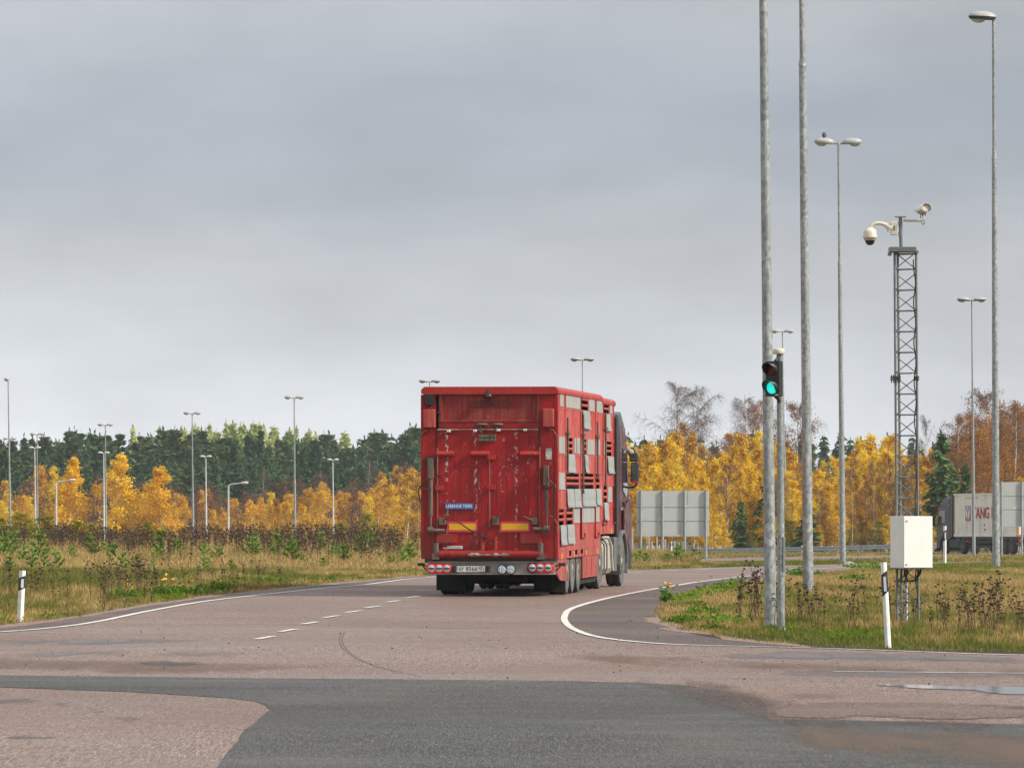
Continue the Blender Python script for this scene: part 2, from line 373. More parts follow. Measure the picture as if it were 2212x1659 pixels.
FAR_W = [ground_px(*p) for p in [(1440, 1209), (1560, 1206), (1660, 1203.5), (1900, 1200), (2050, 1196.5), (2300, 1192), (2700, 1188), (2700, 1196), (2300, 1199), (2050, 1203), (1900, 1209), (1660, 1215), (1560, 1216.5), (1440, 1217)]]
PATH_W = [ground_px(*p) for p in [(-100, 1249), (100, 1247.5), (300, 1245), (520, 1243), (700, 1241.5), (700, 1239.5), (520, 1241), (300, 1242.5), (100, 1244.5), (-100, 1246)]]
road = sheet('road', None, M_ROAD, .012, world=ROAD_W)
farroad = sheet('far_road', None, M_ROAD, .012, world=FAR_W)
path = sheet('path', None, M_GRAVEL, .012, world=PATH_W)
# dark new asphalt laid over the red surface, its left corner cut out
PATCH = [(-500, 1462), (0, 1461), (300, 1464), (560, 1468), (800, 1469), (1000, 1471), (1200, 1473), (1380, 1477), (1480, 1483), (1560, 1495), (1640, 1512), (1655, 1526), (1660, 1556), (1900, 1560), (2212, 1568), (2700, 1575), (2700, 1700), (2000, 1760), (400, 1760), (470, 1659), (490, 1630), (520, 1590), (558, 1556), (583, 1536), (575, 1527), (552, 1518), (500, 1511), (300, 1498), (0, 1487), (-500, 1483)]
sheet('asphalt_patch', PATCH, M_NEW, .016, wob=.02)
# shoulders outside the edge lines
sheet('left_shoulder', [(-300, 1372), (0, 1357.5), (130, 1341.5), (300, 1312.5), (440, 1291.5), (560, 1279.5), (700, 1264.5), (800, 1256.5), (920, 1244.5), (920, 1248), (800, 1262), (700, 1271), (560, 1286), (440, 1300), (320, 1321), (220, 1342), (130, 1356), (0, 1367), (-300, 1388)], M_SHOULD, .016)
sheet('shoulder', [(2600, 1420), (2212, 1414.5), (1900, 1407.5), (1750, 1400.5), (1650, 1392.5), (1560, 1383.5), (1480, 1368.5), (1430, 1352.5), (1411, 1332), (1415, 1315), (1429, 1300), (1451, 1285), (1501, 1273), (1561, 1262), (1650, 1249.5), (1650, 1243), (1560, 1253.5), (1480, 1263), (1380, 1281), (1300, 1298), (1240, 1317), (1224, 1332), (1224, 1346), (1243, 1362), (1300, 1379), (1400, 1390), (1500, 1395), (1700, 1400.5), (1850, 1404.5), (2000, 1410), (2212, 1417), (2600, 1426)], M_SHOULD, .016)
# gravel spill on the shoulder
sheet('gravel_verge', [(1400, 1340), (1425, 1352), (1480, 1369), (1560, 1384), (1650, 1393), (1750, 1401), (1750, 1399), (1640, 1386), (1540, 1374), (1460, 1358), (1425, 1336), (1412, 1330)], M_GRAVEL, .020, wob=.22, seed=3)
sheet('gravel_edge', [(-200, 1377), (0, 1358.5), (130, 1342.5), (300, 1313.3), (440, 1292.3), (560, 1280.2), (700, 1265.2), (800, 1257), (920, 1245), (920, 1243), (800, 1254), (700, 1262), (560, 1277), (440, 1289), (300, 1309), (130, 1338), (0, 1353), (-200, 1371)], M_GRAVEL, .020, wob=.08, seed=4)

def stripe(name, pts, w, lift=.022):
    """painted line of constant width along points given in the frame"""
    P = [Vector(ground_px(*p)) for p in pts]; d = [P[0]]
    # smooth with Catmull-Rom
    for i in range(len(P) - 1):
        p0, p1, p2, p3 = P[max(i-1, 0)], P[i], P[i+1], P[min(i+2, len(P)-1)]
        n = max(2, int((p2 - p1).length / 1.5))
        for k in range(1, n + 1):
            t = k / n
            d.append(.5 * ((2*p1) + (p2-p0)*t + (2*p0-5*p1+4*p2-p3)*t*t + (3*p1-p0-3*p2+p3)*t**3))
    vs, fs = [], []
    for i, p in enumerate(d):
        tn = (d[min(i+1, len(d)-1)] - d[max(i-1, 0)]).normalized(); n = Vector((-tn.y, tn.x)) * w / 2
        for q in (p + n, p - n): vs.append((q.x, q.y, float(G0(q.y)) + lift))
    for i in range(len(d) - 1): fs.append((2*i, 2*i+1, 2*i+3, 2*i+2))
    mb = MB().add(vs, fs); o = mb.build(name, M_LINE); o['kind'] = 'structure'
    for p in o.data.polygons:
        if p.normal.z < 0: p.flip()
    return o
stripe('edge_line', [(-300, 1385), (0, 1367.5), (130, 1356.5), (220, 1343), (320, 1322), (440, 1301), (560, 1287), (700, 1272), (800, 1263), (920, 1249), (1060, 1244.5)], .115)
stripe('edge_line', [(2700, 1427), (2212, 1418), (2000, 1411), (1850, 1405.5), (1700, 1401), (1500, 1396), (1400, 1391), (1300, 1380), (1245, 1364), (1222, 1347), (1220, 1332), (1236, 1316), (1300, 1297), (1380, 1280), (1480, 1263), (1600, 1247.5), (1700, 1236.5), (1760, 1230.5), (1830, 1225)], .105)
stripe('edge_line', [(1520, 1229.6), (1600, 1226.8), (1700, 1223.8), (1800, 1221), (1880, 1219)], .13)
stripe('stop_line', [(1800, 1454), (2000, 1455.5), (2212, 1457.5), (2600, 1461)], .10)
for i, (x, y) in enumerate([(572, 1380), (622, 1364), (669, 1348), (716, 1334), (764, 1323), (805, 1313), (848, 1301), (893, 1291)]):
    X, Y = ground_px(x, y); ln = .95
    o = stripe('lane_dash', [(x, y), (x + 1, y)], .1); m = o.data
    # a short dash lying along the lane direction
    th = math.radians(5.0 + i * .3); d = Vector((math.sin(th), math.cos(th))); n = Vector((d.y, -d.x))
    me = bpy.data.meshes.new('lane_dash'); q = [Vector((X, Y)) + d * a + n * b for a, b in ((-.9, -.05), (-.9, .05), (.9, .05), (.9, -.05))]
    me.from_pydata([(v.x, v.y, float(G0(v.y)) + .022) for v in q], [], [(0, 1, 2, 3)]); me.materials.append(M_LINE); o.data = me
for x0, x1, y0, y1 in ((1352, 1388, 1238.5, 1237.6), (1432, 1464, 1234.3, 1233.2), (1502, 1532, 1231.2, 1230.2)):
    stripe('lane_dash', [(x0, y0), ((x0+x1)/2, (y0+y1)/2), (x1, y1)], .2)
# wet films, damp bands, mud and tyre marks: thin sheets with ragged edges
M_PUDDLE = decal(M_PUDDLE, .25, .5); M_DAMP = decal(M_DAMP, .1, .9, .75); M_MUD = decal(M_MUD, .1, .9, .7); M_STAIN2 = decal(mk('oily_stain', (.05, .042, .04), (.08, .062, .056), 9, rough=.6), .1, .9, .75)
M_BAND = decal(asphalt('worn_red_asphalt', (.19, .125, .10), (.14, .092, .075), (.36, .28, .25), (.17, .10, .06), .5), .2, .5, .85)
M_BAND2 = decal(asphalt('worn_brown_asphalt', (.125, .088, .076), (.09, .066, .058), (.26, .21, .19), (.16, .10, .065), .6), .15, .95, .8)
M_BROWN = decal(mk('brown_silt', (.17, .105, .07), (.12, .078, .055), 3, rough=.85, stretch=(1, .1, 1)), .1, 1.0, .55)
sheet('puddle', [(1830, 1479), (1900, 1474), (1965, 1479), (2050, 1482), (2212, 1485), (2700, 1487), (2700, 1518), (2300, 1510), (2212, 1505), (2120, 1501), (2080, 1496), (1990, 1493), (1900, 1488), (1860, 1485)], M_PUDDLE, .019, seed=5, fade=0.13)
sheet('puddle', [(2110, 1527), (2212, 1526), (2600, 1530), (2600, 1542), (2212, 1538), (2170, 1535)], M_PUDDLE, .019, seed=6, fade=0.10)
sheet('damp_band', [(-300, 1389), (0, 1382), (250, 1379), (450, 1385), (320, 1393), (0, 1397), (-300, 1401)], M_DAMP, .0155, seed=7, fade=0.21)
sheet('damp_band', [(-300, 1406), (0, 1407), (300, 1406), (700, 1410), (520, 1420), (200, 1423), (0, 1422), (-300, 1423)], M_DAMP, .0155, seed=8, fade=0.21)
sheet('damp_band', [(1440, 1420), (1700, 1408), (1950, 1410), (2212, 1422), (2600, 1428), (2600, 1440), (2212, 1436), (1900, 1430), (1650, 1428)], M_DAMP, .0155, seed=9, fade=0.21)
sheet('damp_band', [(1600, 1452), (1900, 1446), (2300, 1452), (2600, 1458), (2600, 1474), (2212, 1470), (1900, 1466), (1700, 1462)], M_DAMP, .0155, seed=19, fade=0.25)
sheet('silt_band', [(1150, 1402), (1500, 1420), (1900, 1440), (2300, 1444), (2600, 1450), (2600, 1466), (2100, 1462), (1700, 1452), (1400, 1442), (1200, 1425)], M_BROWN, .0165, seed=20, fade=0.29)
sheet('silt_band', [(-300, 1424), (100, 1422), (500, 1430), (800, 1440), (600, 1458), (300, 1460), (0, 1456), (-300, 1456)], M_BROWN, .0165, seed=21, fade=0.29)
sheet('silt_band', [(1550, 1560), (1800, 1568), (2212, 1585), (2600, 1600), (2600, 1690), (2200, 1680), (1900, 1650), (1700, 1610)], M_BROWN, .0175, seed=22, fade=0.34)
sheet('mud_band', [(1440, 1514), (1650, 1497), (1900, 1496), (2030, 1502), (1850, 1511), (1660, 1518)], M_MUD, .019, seed=10, fade=0.21)
sheet('mud_band', [(1655, 1520), (1900, 1517), (2212, 1524), (2600, 1532), (2600, 1570), (2212, 1560), (1900, 1556), (1655, 1553)], M_BAND, .019, seed=11, fade=0.10)
sheet('worn_band', [(1330, 1462), (1480, 1466), (1640, 1486), (1760, 1520), (1760, 1566), (1640, 1580), (1500, 1530), (1400, 1490)], M_BAND2, .0185, seed=31, fade=.5)
sheet('worn_band', [(1650, 1545), (1900, 1550), (2212, 1560), (2600, 1570), (2600, 1600), (2212, 1590), (1900, 1580), (1700, 1575)], M_BAND2, .0185, seed=32, fade=.5)
sheet('tyre_stain', [(280, 1434), (350, 1429), (460, 1436), (420, 1442), (330, 1441)], M_STAIN2, .0175, seed=12, fade=0.10)
sheet('tyre_stain', [(-60, 1590), (60, 1590), (150, 1595), (140, 1599), (0, 1600)], M_STAIN2, .0175, seed=13, fade=0.06)
sheet('tyre_stain', [(-100, 1504), (100, 1512), (240, 1534), (340, 1560), (310, 1570), (200, 1548), (80, 1528), (-100, 1518)], M_STAIN2, .0175, seed=14, fade=0.21)
sheet('tyre_stain', [(1950, 1402 + 22), (2020, 1424), (2080, 1430), (2010, 1432)], M_STAIN2, .0175, seed=15, fade=0.13)
sheet('tyre_stain', [(1310, 1398), (1350, 1396), (1372, 1402), (1356, 1405), (1325, 1402)], M_STAIN2, .0175, seed=16, fade=0.06)
M_SKID = mk('faint_skid', (.10, .072, .064), (.14, .1, .09), 20, rough=.8, stretch=(1, .1, 1)); M_SKID.node_tree.nodes['Principled BSDF'].inputs['Alpha'].default_value = .55
for dx_ in (0, 6):
    sk = stripe('tyre_mark', [(738 + dx_, 1368), (733 + dx_, 1385), (742 + dx_, 1404), (765 + dx_, 1422), (800 + dx_, 1438), (850 + dx_, 1452), (900 + dx_, 1462)], .016, .0165); sk.data.materials[0] = M_SKID
# ------------------------------------------------------------------ the red livestock truck
CHIPX = (-.27, .50, -.82)
def redpaint(name, c1, c2, grime, glo=.45, ghi=.75, chips=0, fade=None, gmax=.75, rough=.42):
    m, t, p = base_mat(name)
    a = mix(t, rng(t, noise(t, 2.2, 5), .35, .65), c1, c2)
    if fade: a = mix(t, rng(t, noise(t, 1.1, 5, .6, stretch=(1, 2.5, 1)), .42, .66, 0, .85), a, fade)
    a = mix(t, rng(t, noise(t, 6, 6, .65, stretch=(2.5, 2.5, .22)), glo, ghi, 0, gmax), a, grime)
    tc = N(t, 'ShaderNodeTexCoord'); sp = N(t, 'ShaderNodeSeparateXYZ'); L(t, tc.outputs['Object'], sp.inputs[0])
    spl = mul(t, rng(t, sp.outputs[2], 1.5, .5), rng(t, noise(t, 3, 6, .7, stretch=(1.5, 1.5, .6)), .42, .66, 0, .75))
    a = mix(t, spl, a, (.10, .062, .045))          # road spray on the lower part
    if chips:
        mask = rng(t, noise(t, 1.9, 3, .5, stretch=(1.6, 1, .55)), .52, .68)
        ch = rng(t, noise(t, 34, 3, .65, stretch=(1, 1, .6)), .62, .66)
        a = mix(t, mul(t, mul(t, ch, mask), chips), a, (.62, .56, .50))
        ch2 = rng(t, noise(t, 17, 4, .7, stretch=(1, 1, .5)), .66, .68)
        a = mix(t, mul(t, ch2, chips), a, (.30, .24, .20))
    if chips >= .9:
        for xc in CHIPX:      # worn strips where the ramp's ropes and bolts rub
            d_ = N(t, 'ShaderNodeMath', operation='SUBTRACT'); L(t, sp.outputs[0], d_.inputs[0]); d_.inputs[1].default_value = xc
            e_ = N(t, 'ShaderNodeMath', operation='ABSOLUTE'); L(t, d_.outputs[0], e_.inputs[0])
            ms_ = mul(t, rng(t, e_.outputs[0], .036, .018), rng(t, noise(t, 15, 3, .6, stretch=(1.3, 1, .8)), .55, .60))
            a = mix(t, ms_, a, (.50, .47, .40))
    L(t, a, p.inputs['Base Color']); p.inputs['Specular IOR Level'].default_value = .3
    L(t, rng(t, noise(t, 5, 4), .3, .7, rough - .08, rough + .2), p.inputs['Roughness'])
    b = N(t, 'ShaderNodeBump'); b.inputs['Strength'].default_value = .12; b.inputs['Distance'].default_value = .01
    L(t, noise(t, 9, 4, stretch=(1, 1, .4)), b.inputs['Height']); L(t, b.outputs[0], p.inputs['Normal'])
    return m
R_FRAME = redpaint('red_paint_frame', (.37, .008, .010), (.28, .007, .009), (.085, .020, .016), chips=.45)
R_RAMP = redpaint('red_paint_ramp', (.40, .010, .014), (.30, .009, .012), (.10, .018, .016), .44, .74, chips=1.0)
R_DULL = redpaint('red_paint_dusty', (.26, .022, .020), (.20, .018, .018), (.33, .085, .065), .4, .7, chips=.35, rough=.6)
R_PALE = redpaint('red_paint_faded', (.42, .050, .038), (.36, .042, .033), (.42, .16, .12), .45, .75, chips=.3)
R_SIDE = redpaint('red_paint_side', (.46, .034, .024), (.40, .028, .020), (.16, .035, .026), .46, .76, chips=.25, fade=(.50, .14, .12))
R_TRIM = redpaint('red_paint_trim', (.42, .030, .024), (.35, .025, .02), (.28, .075, .055), .5, .8, chips=.5)
R_CAB = redpaint('maroon_paint', (.07, .007, .009), (.055, .006, .008), (.07, .02, .016), .55, .85, rough=.28)
R_ALU = mk('vent_aluminium', (.38, .385, .36), (.31, .315, .30), 3, rough=.5, metal=.15, dirt=(.36, .27, .2), dscale=1.6, dlo=.55, dhi=.85)
R_FLAP = mk('flap_aluminium', (.35, .37, .355), (.28, .30, .29), 3, rough=.5, metal=.15, dirt=(.24, .21, .17), dscale=3, dlo=.58, dhi=.8)
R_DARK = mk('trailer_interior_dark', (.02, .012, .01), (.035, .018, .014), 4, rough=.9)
R_OLD = mk('greasy_steel', (.07, .055, .045), (.14, .10, .075), 9, rough=.6, stretch=(1, 1, .3), dirt=(.24, .16, .10), dscale=5)
R_STEEL = mk('dirty_bumper_steel', (.30, .27, .235), (.22, .195, .17), 5, rough=.7, dirt=(.12, .095, .075), dscale=4, dlo=.5, dhi=.8)
R_OLIVE = mk('olive_plate', (.16, .17, .10), (.11, .12, .075), 9, rough=.7)
R_YEL = mk('reflective_yellow', (.78, .44, .012), (.70, .38, .01), 25, rough=.35)
R_PINK = mk('reflective_red', (.70, .05, .075), (.60, .04, .06), 25, rough=.4)
R_BLUE = mk('blue_plate', (.02, .14, .42), (.015, .11, .35), 6, rough=.4)
R_PLATE = mk('licence_plate_white', (.80, .80, .76), (.74, .74, .7), 8, rough=.4)
R_TXT = mk('lettering_white', (.85, .86, .86), (.8, .8, .8), 6, rough=.5)
R_INK = mk('lettering_black', (.012, .012, .012), (.02, .02, .02), 6, rough=.5)
R_EMB = mk('lettering_dark_red', (.06, .022, .018), (.10, .03, .022), 12, rough=.7)  # darker red than the tailgate around it
R_GREY = mk('lettering_grey', (.30, .29, .27), (.24, .23, .22), 12, rough=.6)
R_LRED = emis('tail_light_lit', (.62, .012, .010), .12)
R_LDIM = mk('tail_light_unlit', (.25, .012, .015), (.2, .01, .012), 6, rough=.25)
R_LENS = mk('lamp_lens_white', (.50, .58, .62), (.38, .44, .47), 30, rough=.15)
R_AMB = mk('amber_reflector', (.85, .38, .02), (.75, .3, .02), 6, rough=.3)
R_SILV = mk('mudguard_silver', (.24, .245, .24), (.18, .185, .18), 4, rough=.4, metal=.3)
R_RIM = mk('wheel_rim_dirty', (.50, .46, .38), (.36, .32, .26), 7, rough=.6)
R_TANK = mk('fuel_tank', (.50, .48, .42), (.40, .37, .31), 6, rough=.5, metal=.2)

YAW = math.radians(-5.5); PITCH = math.atan(.0065)
TX, TY = .85 - 1.269, 122.8 + .122
truck = empty('livestock_truck', (TX, TY, float(G0(TY)) + .012), (PITCH, 0, YAW))
tag(truck, 'worn red livestock truck with grey vent flaps driving away on the road', 'truck')
TM = Matrix.Translation(truck.location) @ truck.rotation_euler.to_matrix().to_4x4(); TI = TM.inverted()
def ray(px, py):
    return TI @ Vector((0, 0, HC)), TI.to_3x3() @ Vector(((px - CX) / F, 1, -(py - HZ) / F))
def sideP(px, py, x=1.275):
    o, d = ray(px, py); t = (x - o.x) / d.x; q = o + d * t; return q.y, q.z
def rearP(px, py, y=0.0):
    o, d = ray(px, py); t = (y - o.y) / d.y; q = o + d * t; return q.x, q.z
K = .6597
def r1(x, y): return rearP((1340 + x / 3.95) * K, (1220 + y / 3.95) * K)
def r2(x, y, d=0.0): return rearP((1340 + x / 3.95) * K, (1600 + y / 3.95) * K, d)
def s3(x, y): return sideP((1760 + x / 4.366) * K, (1220 + y / 4.366) * K)
def s4(x, y): return sideP((1760 + x / 4.366) * K, (1600 + y / 4.366) * K)
def rbox(mb, fn, x0, y0, x1, y1, d0, d1, mat=0):
    a, b = fn(x0, y0), fn(x1, y1); return mb.box((a[0], d0, a[1]), (b[0], d1, b[1]), mat)
def srect(fn, x0, y0, x1, y1):
    ya, zt = fn(x0, y0); yb, _ = fn(x1, y0); _, zb = fn(x0, y1); return (ya, zb, yb, zt)
LEN = sideP(1326.5, 900)[0]; ROOF = 3.98
HWID = 1.275
Zskirt = s4(300, 1005)[1]; Yneck, Zneck = s4(900, 650); Zneck = max(Zneck, 1.05)

# --- side wall with real openings
grilles = [srect(s3, *r) for r in [(625, 310, 720, 540), (945, 370, 1020, 585), (415, 930, 500, 1165), (665, 945, 695, 1170), (985, 980, 1055, 1190), (410, 1440, 590, 1662), (625, 1440, 800, 1662), (830, 1440, 885, 1662)]]
grilles += [srect(s4, *r) for r in [(300, 290, 375, 525), (410, 278, 500, 518), (940, -38, 990, 202)]]
slots = [srect(s4, *r) for r in [(452, 885, 484, 960), (537, 868, 570, 940), (620, 855, 650, 925)]]
def wall_cells(mb, x0, x1, y0, y1, zb, zt, holes, mat=0):
    Y = sorted({y0, y1, *[min(max(h[0], y0), y1) for h in holes], *[min(max(h[2], y0), y1) for h in holes]})
    Z = sorted({zb, zt, *[min(max(h[1], zb), zt) for h in holes], *[min(max(h[3], zb), zt) for h in holes]})
    for i in range(len(Y) - 1):
        j = 0
        while j < len(Z) - 1:
            cy = (Y[i] + Y[i+1]) / 2
            def hole(k):
                cz = (Z[k] + Z[k+1]) / 2; return any(h[0] < cy < h[2] and h[1] < cz < h[3] for h in holes)
            if hole(j): j += 1; continue
            k = j
            while k + 1 < len(Z) - 1 and not hole(k + 1): k += 1
            mb.box((x0, Y[i], Z[j]), (x1, Y[i+1], Z[k+1]), mat); j = k + 1
mb = MB()
wall_cells(mb, 1.269, 1.275, .20, Yneck, Zskirt, ROOF - .14, grilles + slots)
wall_cells(mb, 1.269, 1.275, Yneck, LEN, Zneck, ROOF - .14, grilles)
# ribs and horizontal rails
for zx in (392, 612, 826, 934, 1082):
    y = s3(zx, 600)[0]; mb.box((1.275, y - .035, Zskirt + .35 if y < Yneck else Zneck + .02), (1.288, y + .035, ROOF - .15))
for z in (s3(300, 500)[1], s3(300, 900)[1], s3(300, 1165)[1], s3(300, 1412)[1], s4(300, 275)[1], s4(300, 880)[1]):
    mb.box((1.275, .22, z - .022), (1.283, min(LEN, Yneck if z < 1.1 else LEN) - .01, z + .022))
sw = mb.build('side_wall', R_SIDE, truck)
mb = MB()
wall_cells(mb, -1.275, -1.240, .20, Yneck, Zskirt, ROOF - .14, []); wall_cells(mb, -1.275, -1.240, Yneck, LEN, Zneck, ROOF - .14, [])
for k in range(9): mb.box((-1.288, .9 + k * 1.45, Zskirt if k < 6 else Zneck), (-1.275, 1.0 + k * 1.45, ROOF - .15))
mb.build('side_wall', R_SIDE, truck)
mb = MB(); mb.box((-1.239, .21, Zneck), (.98, LEN - .05, ROOF - .2)); mb.box((-1.2, .3, Zskirt + .05), (.98, Yneck - .05, Zneck - .005))
mb.build('inner_decks', R_DARK, truck)
mb = MB(); mb.box((-1.24, LEN - .045, Zneck), (1.24, LEN, ROOF - .14)); mb.build('front_wall', R_FRAME, truck)
mb = MB(); 
for z in (.80, 1.62, 2.36, 3.1): mb.box((.985, .3, z), (1.235, (Yneck if z < 1.1 else LEN) - .06, z + .05))
mb.build('deck_edge', R_DULL, truck)
# roof with a rounded edge, a small step near the front
mb = MB(); prof = [(-1.25, ROOF - .15), (-1.305, ROOF - .13), (-1.31, ROOF - .06), (-1.25, ROOF), (1.25, ROOF), (1.31, ROOF - .06), (1.305, ROOF - .13), (1.25, ROOF - .15)]
ystep = s3(915, 300)[0]
mb.prism(prof, -.04, ystep, 'y'); mb.prism([(x * .997, z - .055) for x, z in prof], ystep + .002, LEN + .12, 'y')
mb.box((.7, ystep - 1.6, ROOF + .002), (1.0, ystep - .9, ROOF + .05)); mb.box((.75, ystep - .3, ROOF + .002), (1.0, ystep + .1, ROOF + .03))
mb.build('roof', R_TRIM, truck, bevel=.01)

# vent panels (closed), flaps (hanging open) and grilles, all on the side wall
def panel(r):
    mb = MB(); mb.box((1.276, r[0] + .02, r[1] + .01), (1.287, r[2] - .02, r[3] - .01)); mb.box((1.287, r[0] + .02, r[1] + .012), (1.292, r[2] - .02, r[1] + .035))
    mb.build('vent_panel', R_ALU, sw)
for r in [(315, 240, 365, 490), (400, 260, 605, 505), (728, 325, 810, 555), (840, 345, 925, 575), (1028, 382, 1064, 595), (300, 905, 385, 1160), (520, 925, 548, 1165), (556, 927, 602, 1168), (630, 935, 655, 1172), (706, 945, 810, 1178), (836, 955, 856, 1182), (864, 958, 890, 1184), (946, 970, 980, 1190), (300, 1420, 385, 1680)]: panel(srect(s3, *r))
for r in [(507, 265, 600, 500), (622, 252, 810, 495), (826, 240, 880, 480), (998, -30, 1060, 200)]: panel(srect(s4, *r))
def flap(r):
    """curved sheet swung out below its opening"""
    y0, zb, y1, zt = r; n = 7; vs, fs = [], []
    for i in range(n + 1):
        t = i / n; z = zt + (zb - zt) * t; x = 1.285 + .012 * math.sin(t * 2.6) + (.016 * (t - .72) / .28 if t > .72 else 0)
        vs += [(x, y0 + .02, z), (x, y1 - .02, z), (x + .012, y0 + .02, z), (x + .012, y1 - .02, z)]
    for i in range(n):
        a = i * 4; b = a + 4
        fs += [(a, a+1, b+1, b), (a+2, b+2, b+3, a+3), (a, b, b+2, a+2), (a+1, a+3, b+3, b+1)]
    fs += [(0, 2, 3, 1), (n*4, n*4+1, n*4+3, n*4+2)]
    mb = MB().add(vs, fs, 0, False); x = vs[-1][0]
    mb.box((x - .012, y0 + .02, zb - .03), (x + .012, y1 - .02, zb - .001)); mb.box((1.276, y0 + .05, zt - .02), (1.286, y1 - .05, zt + .01))
    mb.build('vent_flap', R_FLAP, sw)
for r in [(635, 545, 735, 780), (955, 590, 1030, 810), (413, 1170, 520, 1405), (665, 1180, 710, 1410), (992, 1200, 1076, 1420)]: flap(srect(s3, *r))
for r in [(410, 10, 508, 245), (514, 10, 606, 245), (622, 8, 814, 235), (826, 5, 895, 215), (940, 205, 1000, 430), (315, 530, 400, 785), (412, 520, 512, 768)]: flap(srect(s4, *r))
for r in grilles:
    y0, zb, y1, zt = r; h = zt - zb; mb = MB()
    for f in (.33, .70): mb.tube([(1.262, y0 + .01, zb + h * f), (1.262, y1 - .01, zb + h * f)], .03, 8)
    n = max(2, int((y1 - y0) / .42))
    for k in range(n): mb.box((1.185, y0 + (k + .5) * (y1 - y0) / n - .02, zb + .005), (1.190, y0 + (k + .5) * (y1 - y0) / n + .02, zt - .005))
    mb.build('vent_grille', R_PALE, sw)
for x, ya, yb, yc in ((398, 640, 1420, 870), (620, 600, 1700, 888), (826, 705, 1500, 908), (942, 565, 1600, 795)):
    a = s3(x, ya); b = s3(x, yb); c = s3(x, yc); mb = MB()
    mb.tube([(1.325, a[0], a[1]), (1.325, a[0], b[1])], .020, 7); mb.box((1.29, a[0] - .1, c[1] - .03), (1.35, a[0] + .32, c[1] + .02)); mb.box((1.29, a[0] - .05, b[1] - .04), (1.345, a[0] + .05, b[1]))
    mb.build('locking_rod', R_OLD, sw)
for x, ya, yb in ((610, 130, 705), (808, 240, 690), (922, 440, 510), (1068, -40, 490)):
    a = s4(x, ya); b = s4(x, yb); e = s4(x + 52, yb - 6); mb = MB()
    mb.tube([(1.30, a[0], a[1]), (1.30, a[0], b[1]), (1.30, e[0], b[1]), (1.30, e[0], b[1] + .09)], .016, 6); mb.build('locking_rod', R_FRAME, sw)
for x, y in ((338, 970), (514, 935), (688, 908), (852, 885), (1047, 608)):
    a = s4(x, y); mb = MB().box((1.276, a[0] - .06, a[1] - .05), (1.29, a[0] + .06, a[1] + .05)); mb.build('side_reflector', R_AMB, sw, bevel=.005)

# --- lower side parts: rear mudguard panel and locker box
a, b, c, d = s4(300, 1008), s4(438, 988), s4(420, 1272), s4(272, 1215)
mb = MB().prism([(.10, Zskirt - .004), (b[0] - .1, Zskirt - .004), (b[0] - .1, .26), (.9, .30), (.10, .45)], 1.235, 1.26, 'x'); mb.build('rear_mudguard', R_SIDE, truck)
ya, yb = s4(656, 950)[0], s4(865, 905)[0]; zb = s4(656, 1278)[1]
mb = MB().box((.70, ya, zb), (1.262, yb, Zskirt - .004))
for f in (.22, .58): mb.box((1.262, ya + (yb - ya) * f, zb + .03), (1.272, ya + (yb - ya) * f + .05, Zskirt - .04))
mb.build('side_locker', R_SIDE, truck, bevel=.01)
mb = MB().box((-.95, ya + .2, .16), (1.20, yb + .3, zb + .12)).build('locker_frame', M_UNDER, truck)

# --- rear end
mb = MB()
xl0, zt = r1(158, 190); xl1, _ = r1(345, 190); xr0, _ = r1(1690, 190); xr1, _ = r1(1915, 190); zb = r2(160, 905)[1]
zr = ROOF - .15
mb.box((xl0, .002, zb), (xl1, .198, zr)); mb.box((xr0, .002, zb), (xr1, .198, zr))
rbox(mb, r1, 345, 192, 1690, 236, .004, .19)
rbox(mb, r1, 385, 645, 1690, 716, -.012, .15)
mb.box((xl0 - .012, -.006, zb), (xl0 + .05, .19, zr)); mb.box((xr1 - .05, -.006, zb), (xr1 + .012, .19, zr))
rf = mb.build('rear_frame', R_FRAME, truck, bevel=.006, seg=1)
mb = MB(); rbox(mb, r1, 386, 238, 432, 642, -.004, .14); rbox(mb, r1, 1642, 238, 1688, 642, -.004, .14); rbox(mb, r1, 432, 238, 1642, 642, .05, .13); rbox(mb, r1, 432, 612, 1642, 642, .0, .05)
up = mb.build('upper_tailgate', R_DULL, truck, bevel=.006, seg=1)
for bd, x0, y0, x1, y1, mt, fr in (('PEZZAIOLI', 800, 376, 1280, 442, R_EMB, 1), ('PEZZAIOLI', 440, 243, 686, 275, R_EMB, 1)):
    A, B = r1(x0, y0), r1(x1, y1); w, h = B[0] - A[0], A[1] - B[1]; cx, cz = (A[0] + B[0]) / 2, (A[1] + B[1]) / 2
    mb = MB(); vs, fs = text_geo(bd, w, h * .86, .012); mb.add([(x + cx, y + .046, z + cz) for x, y, z in vs], fs)
    g = .009
    mb.box((cx - w/2 - .03, .042, cz + h/2 + .008), (cx + w/2 + .03, .0499, cz + h/2 + .008 + g)); mb.box((cx - w/2 - .03, .042, cz - h/2 - .008 - g), (cx + w/2 + .03, .0499, cz - h/2 - .008))
    for sx in (-1, 1): mb.box((cx + sx * (w/2 + .03) - g/2, .042, cz - h/2 - .008), (cx + sx * (w/2 + .03) + g/2, .0499, cz + h/2 + .008))
    mb.build('raised_lettering', mt, up)
# lamp or camera under the header
mb = MB(); a = r1(1025, 205); b = r1(1025, 300); mb.tube([(a[0], -.03, a[1]), (a[0] - .02, -.05, (a[1] + b[1]) / 2), (a[0], -.04, b[1] + .03)], .012, 6); mb.tube([(a[0] + .03, -.02, a[1] - .02), (a[0] + .04, -.05, b[1] + .02)], .012, 6)
mb.lathe([(.0, -.05), (.075, -.045), (.08, .0), (.05, .045), (0, .06)], 14, Matrix.Translation((a[0], -.05, b[1]))); mb.build('rear_camera', M_BLACK, rf)
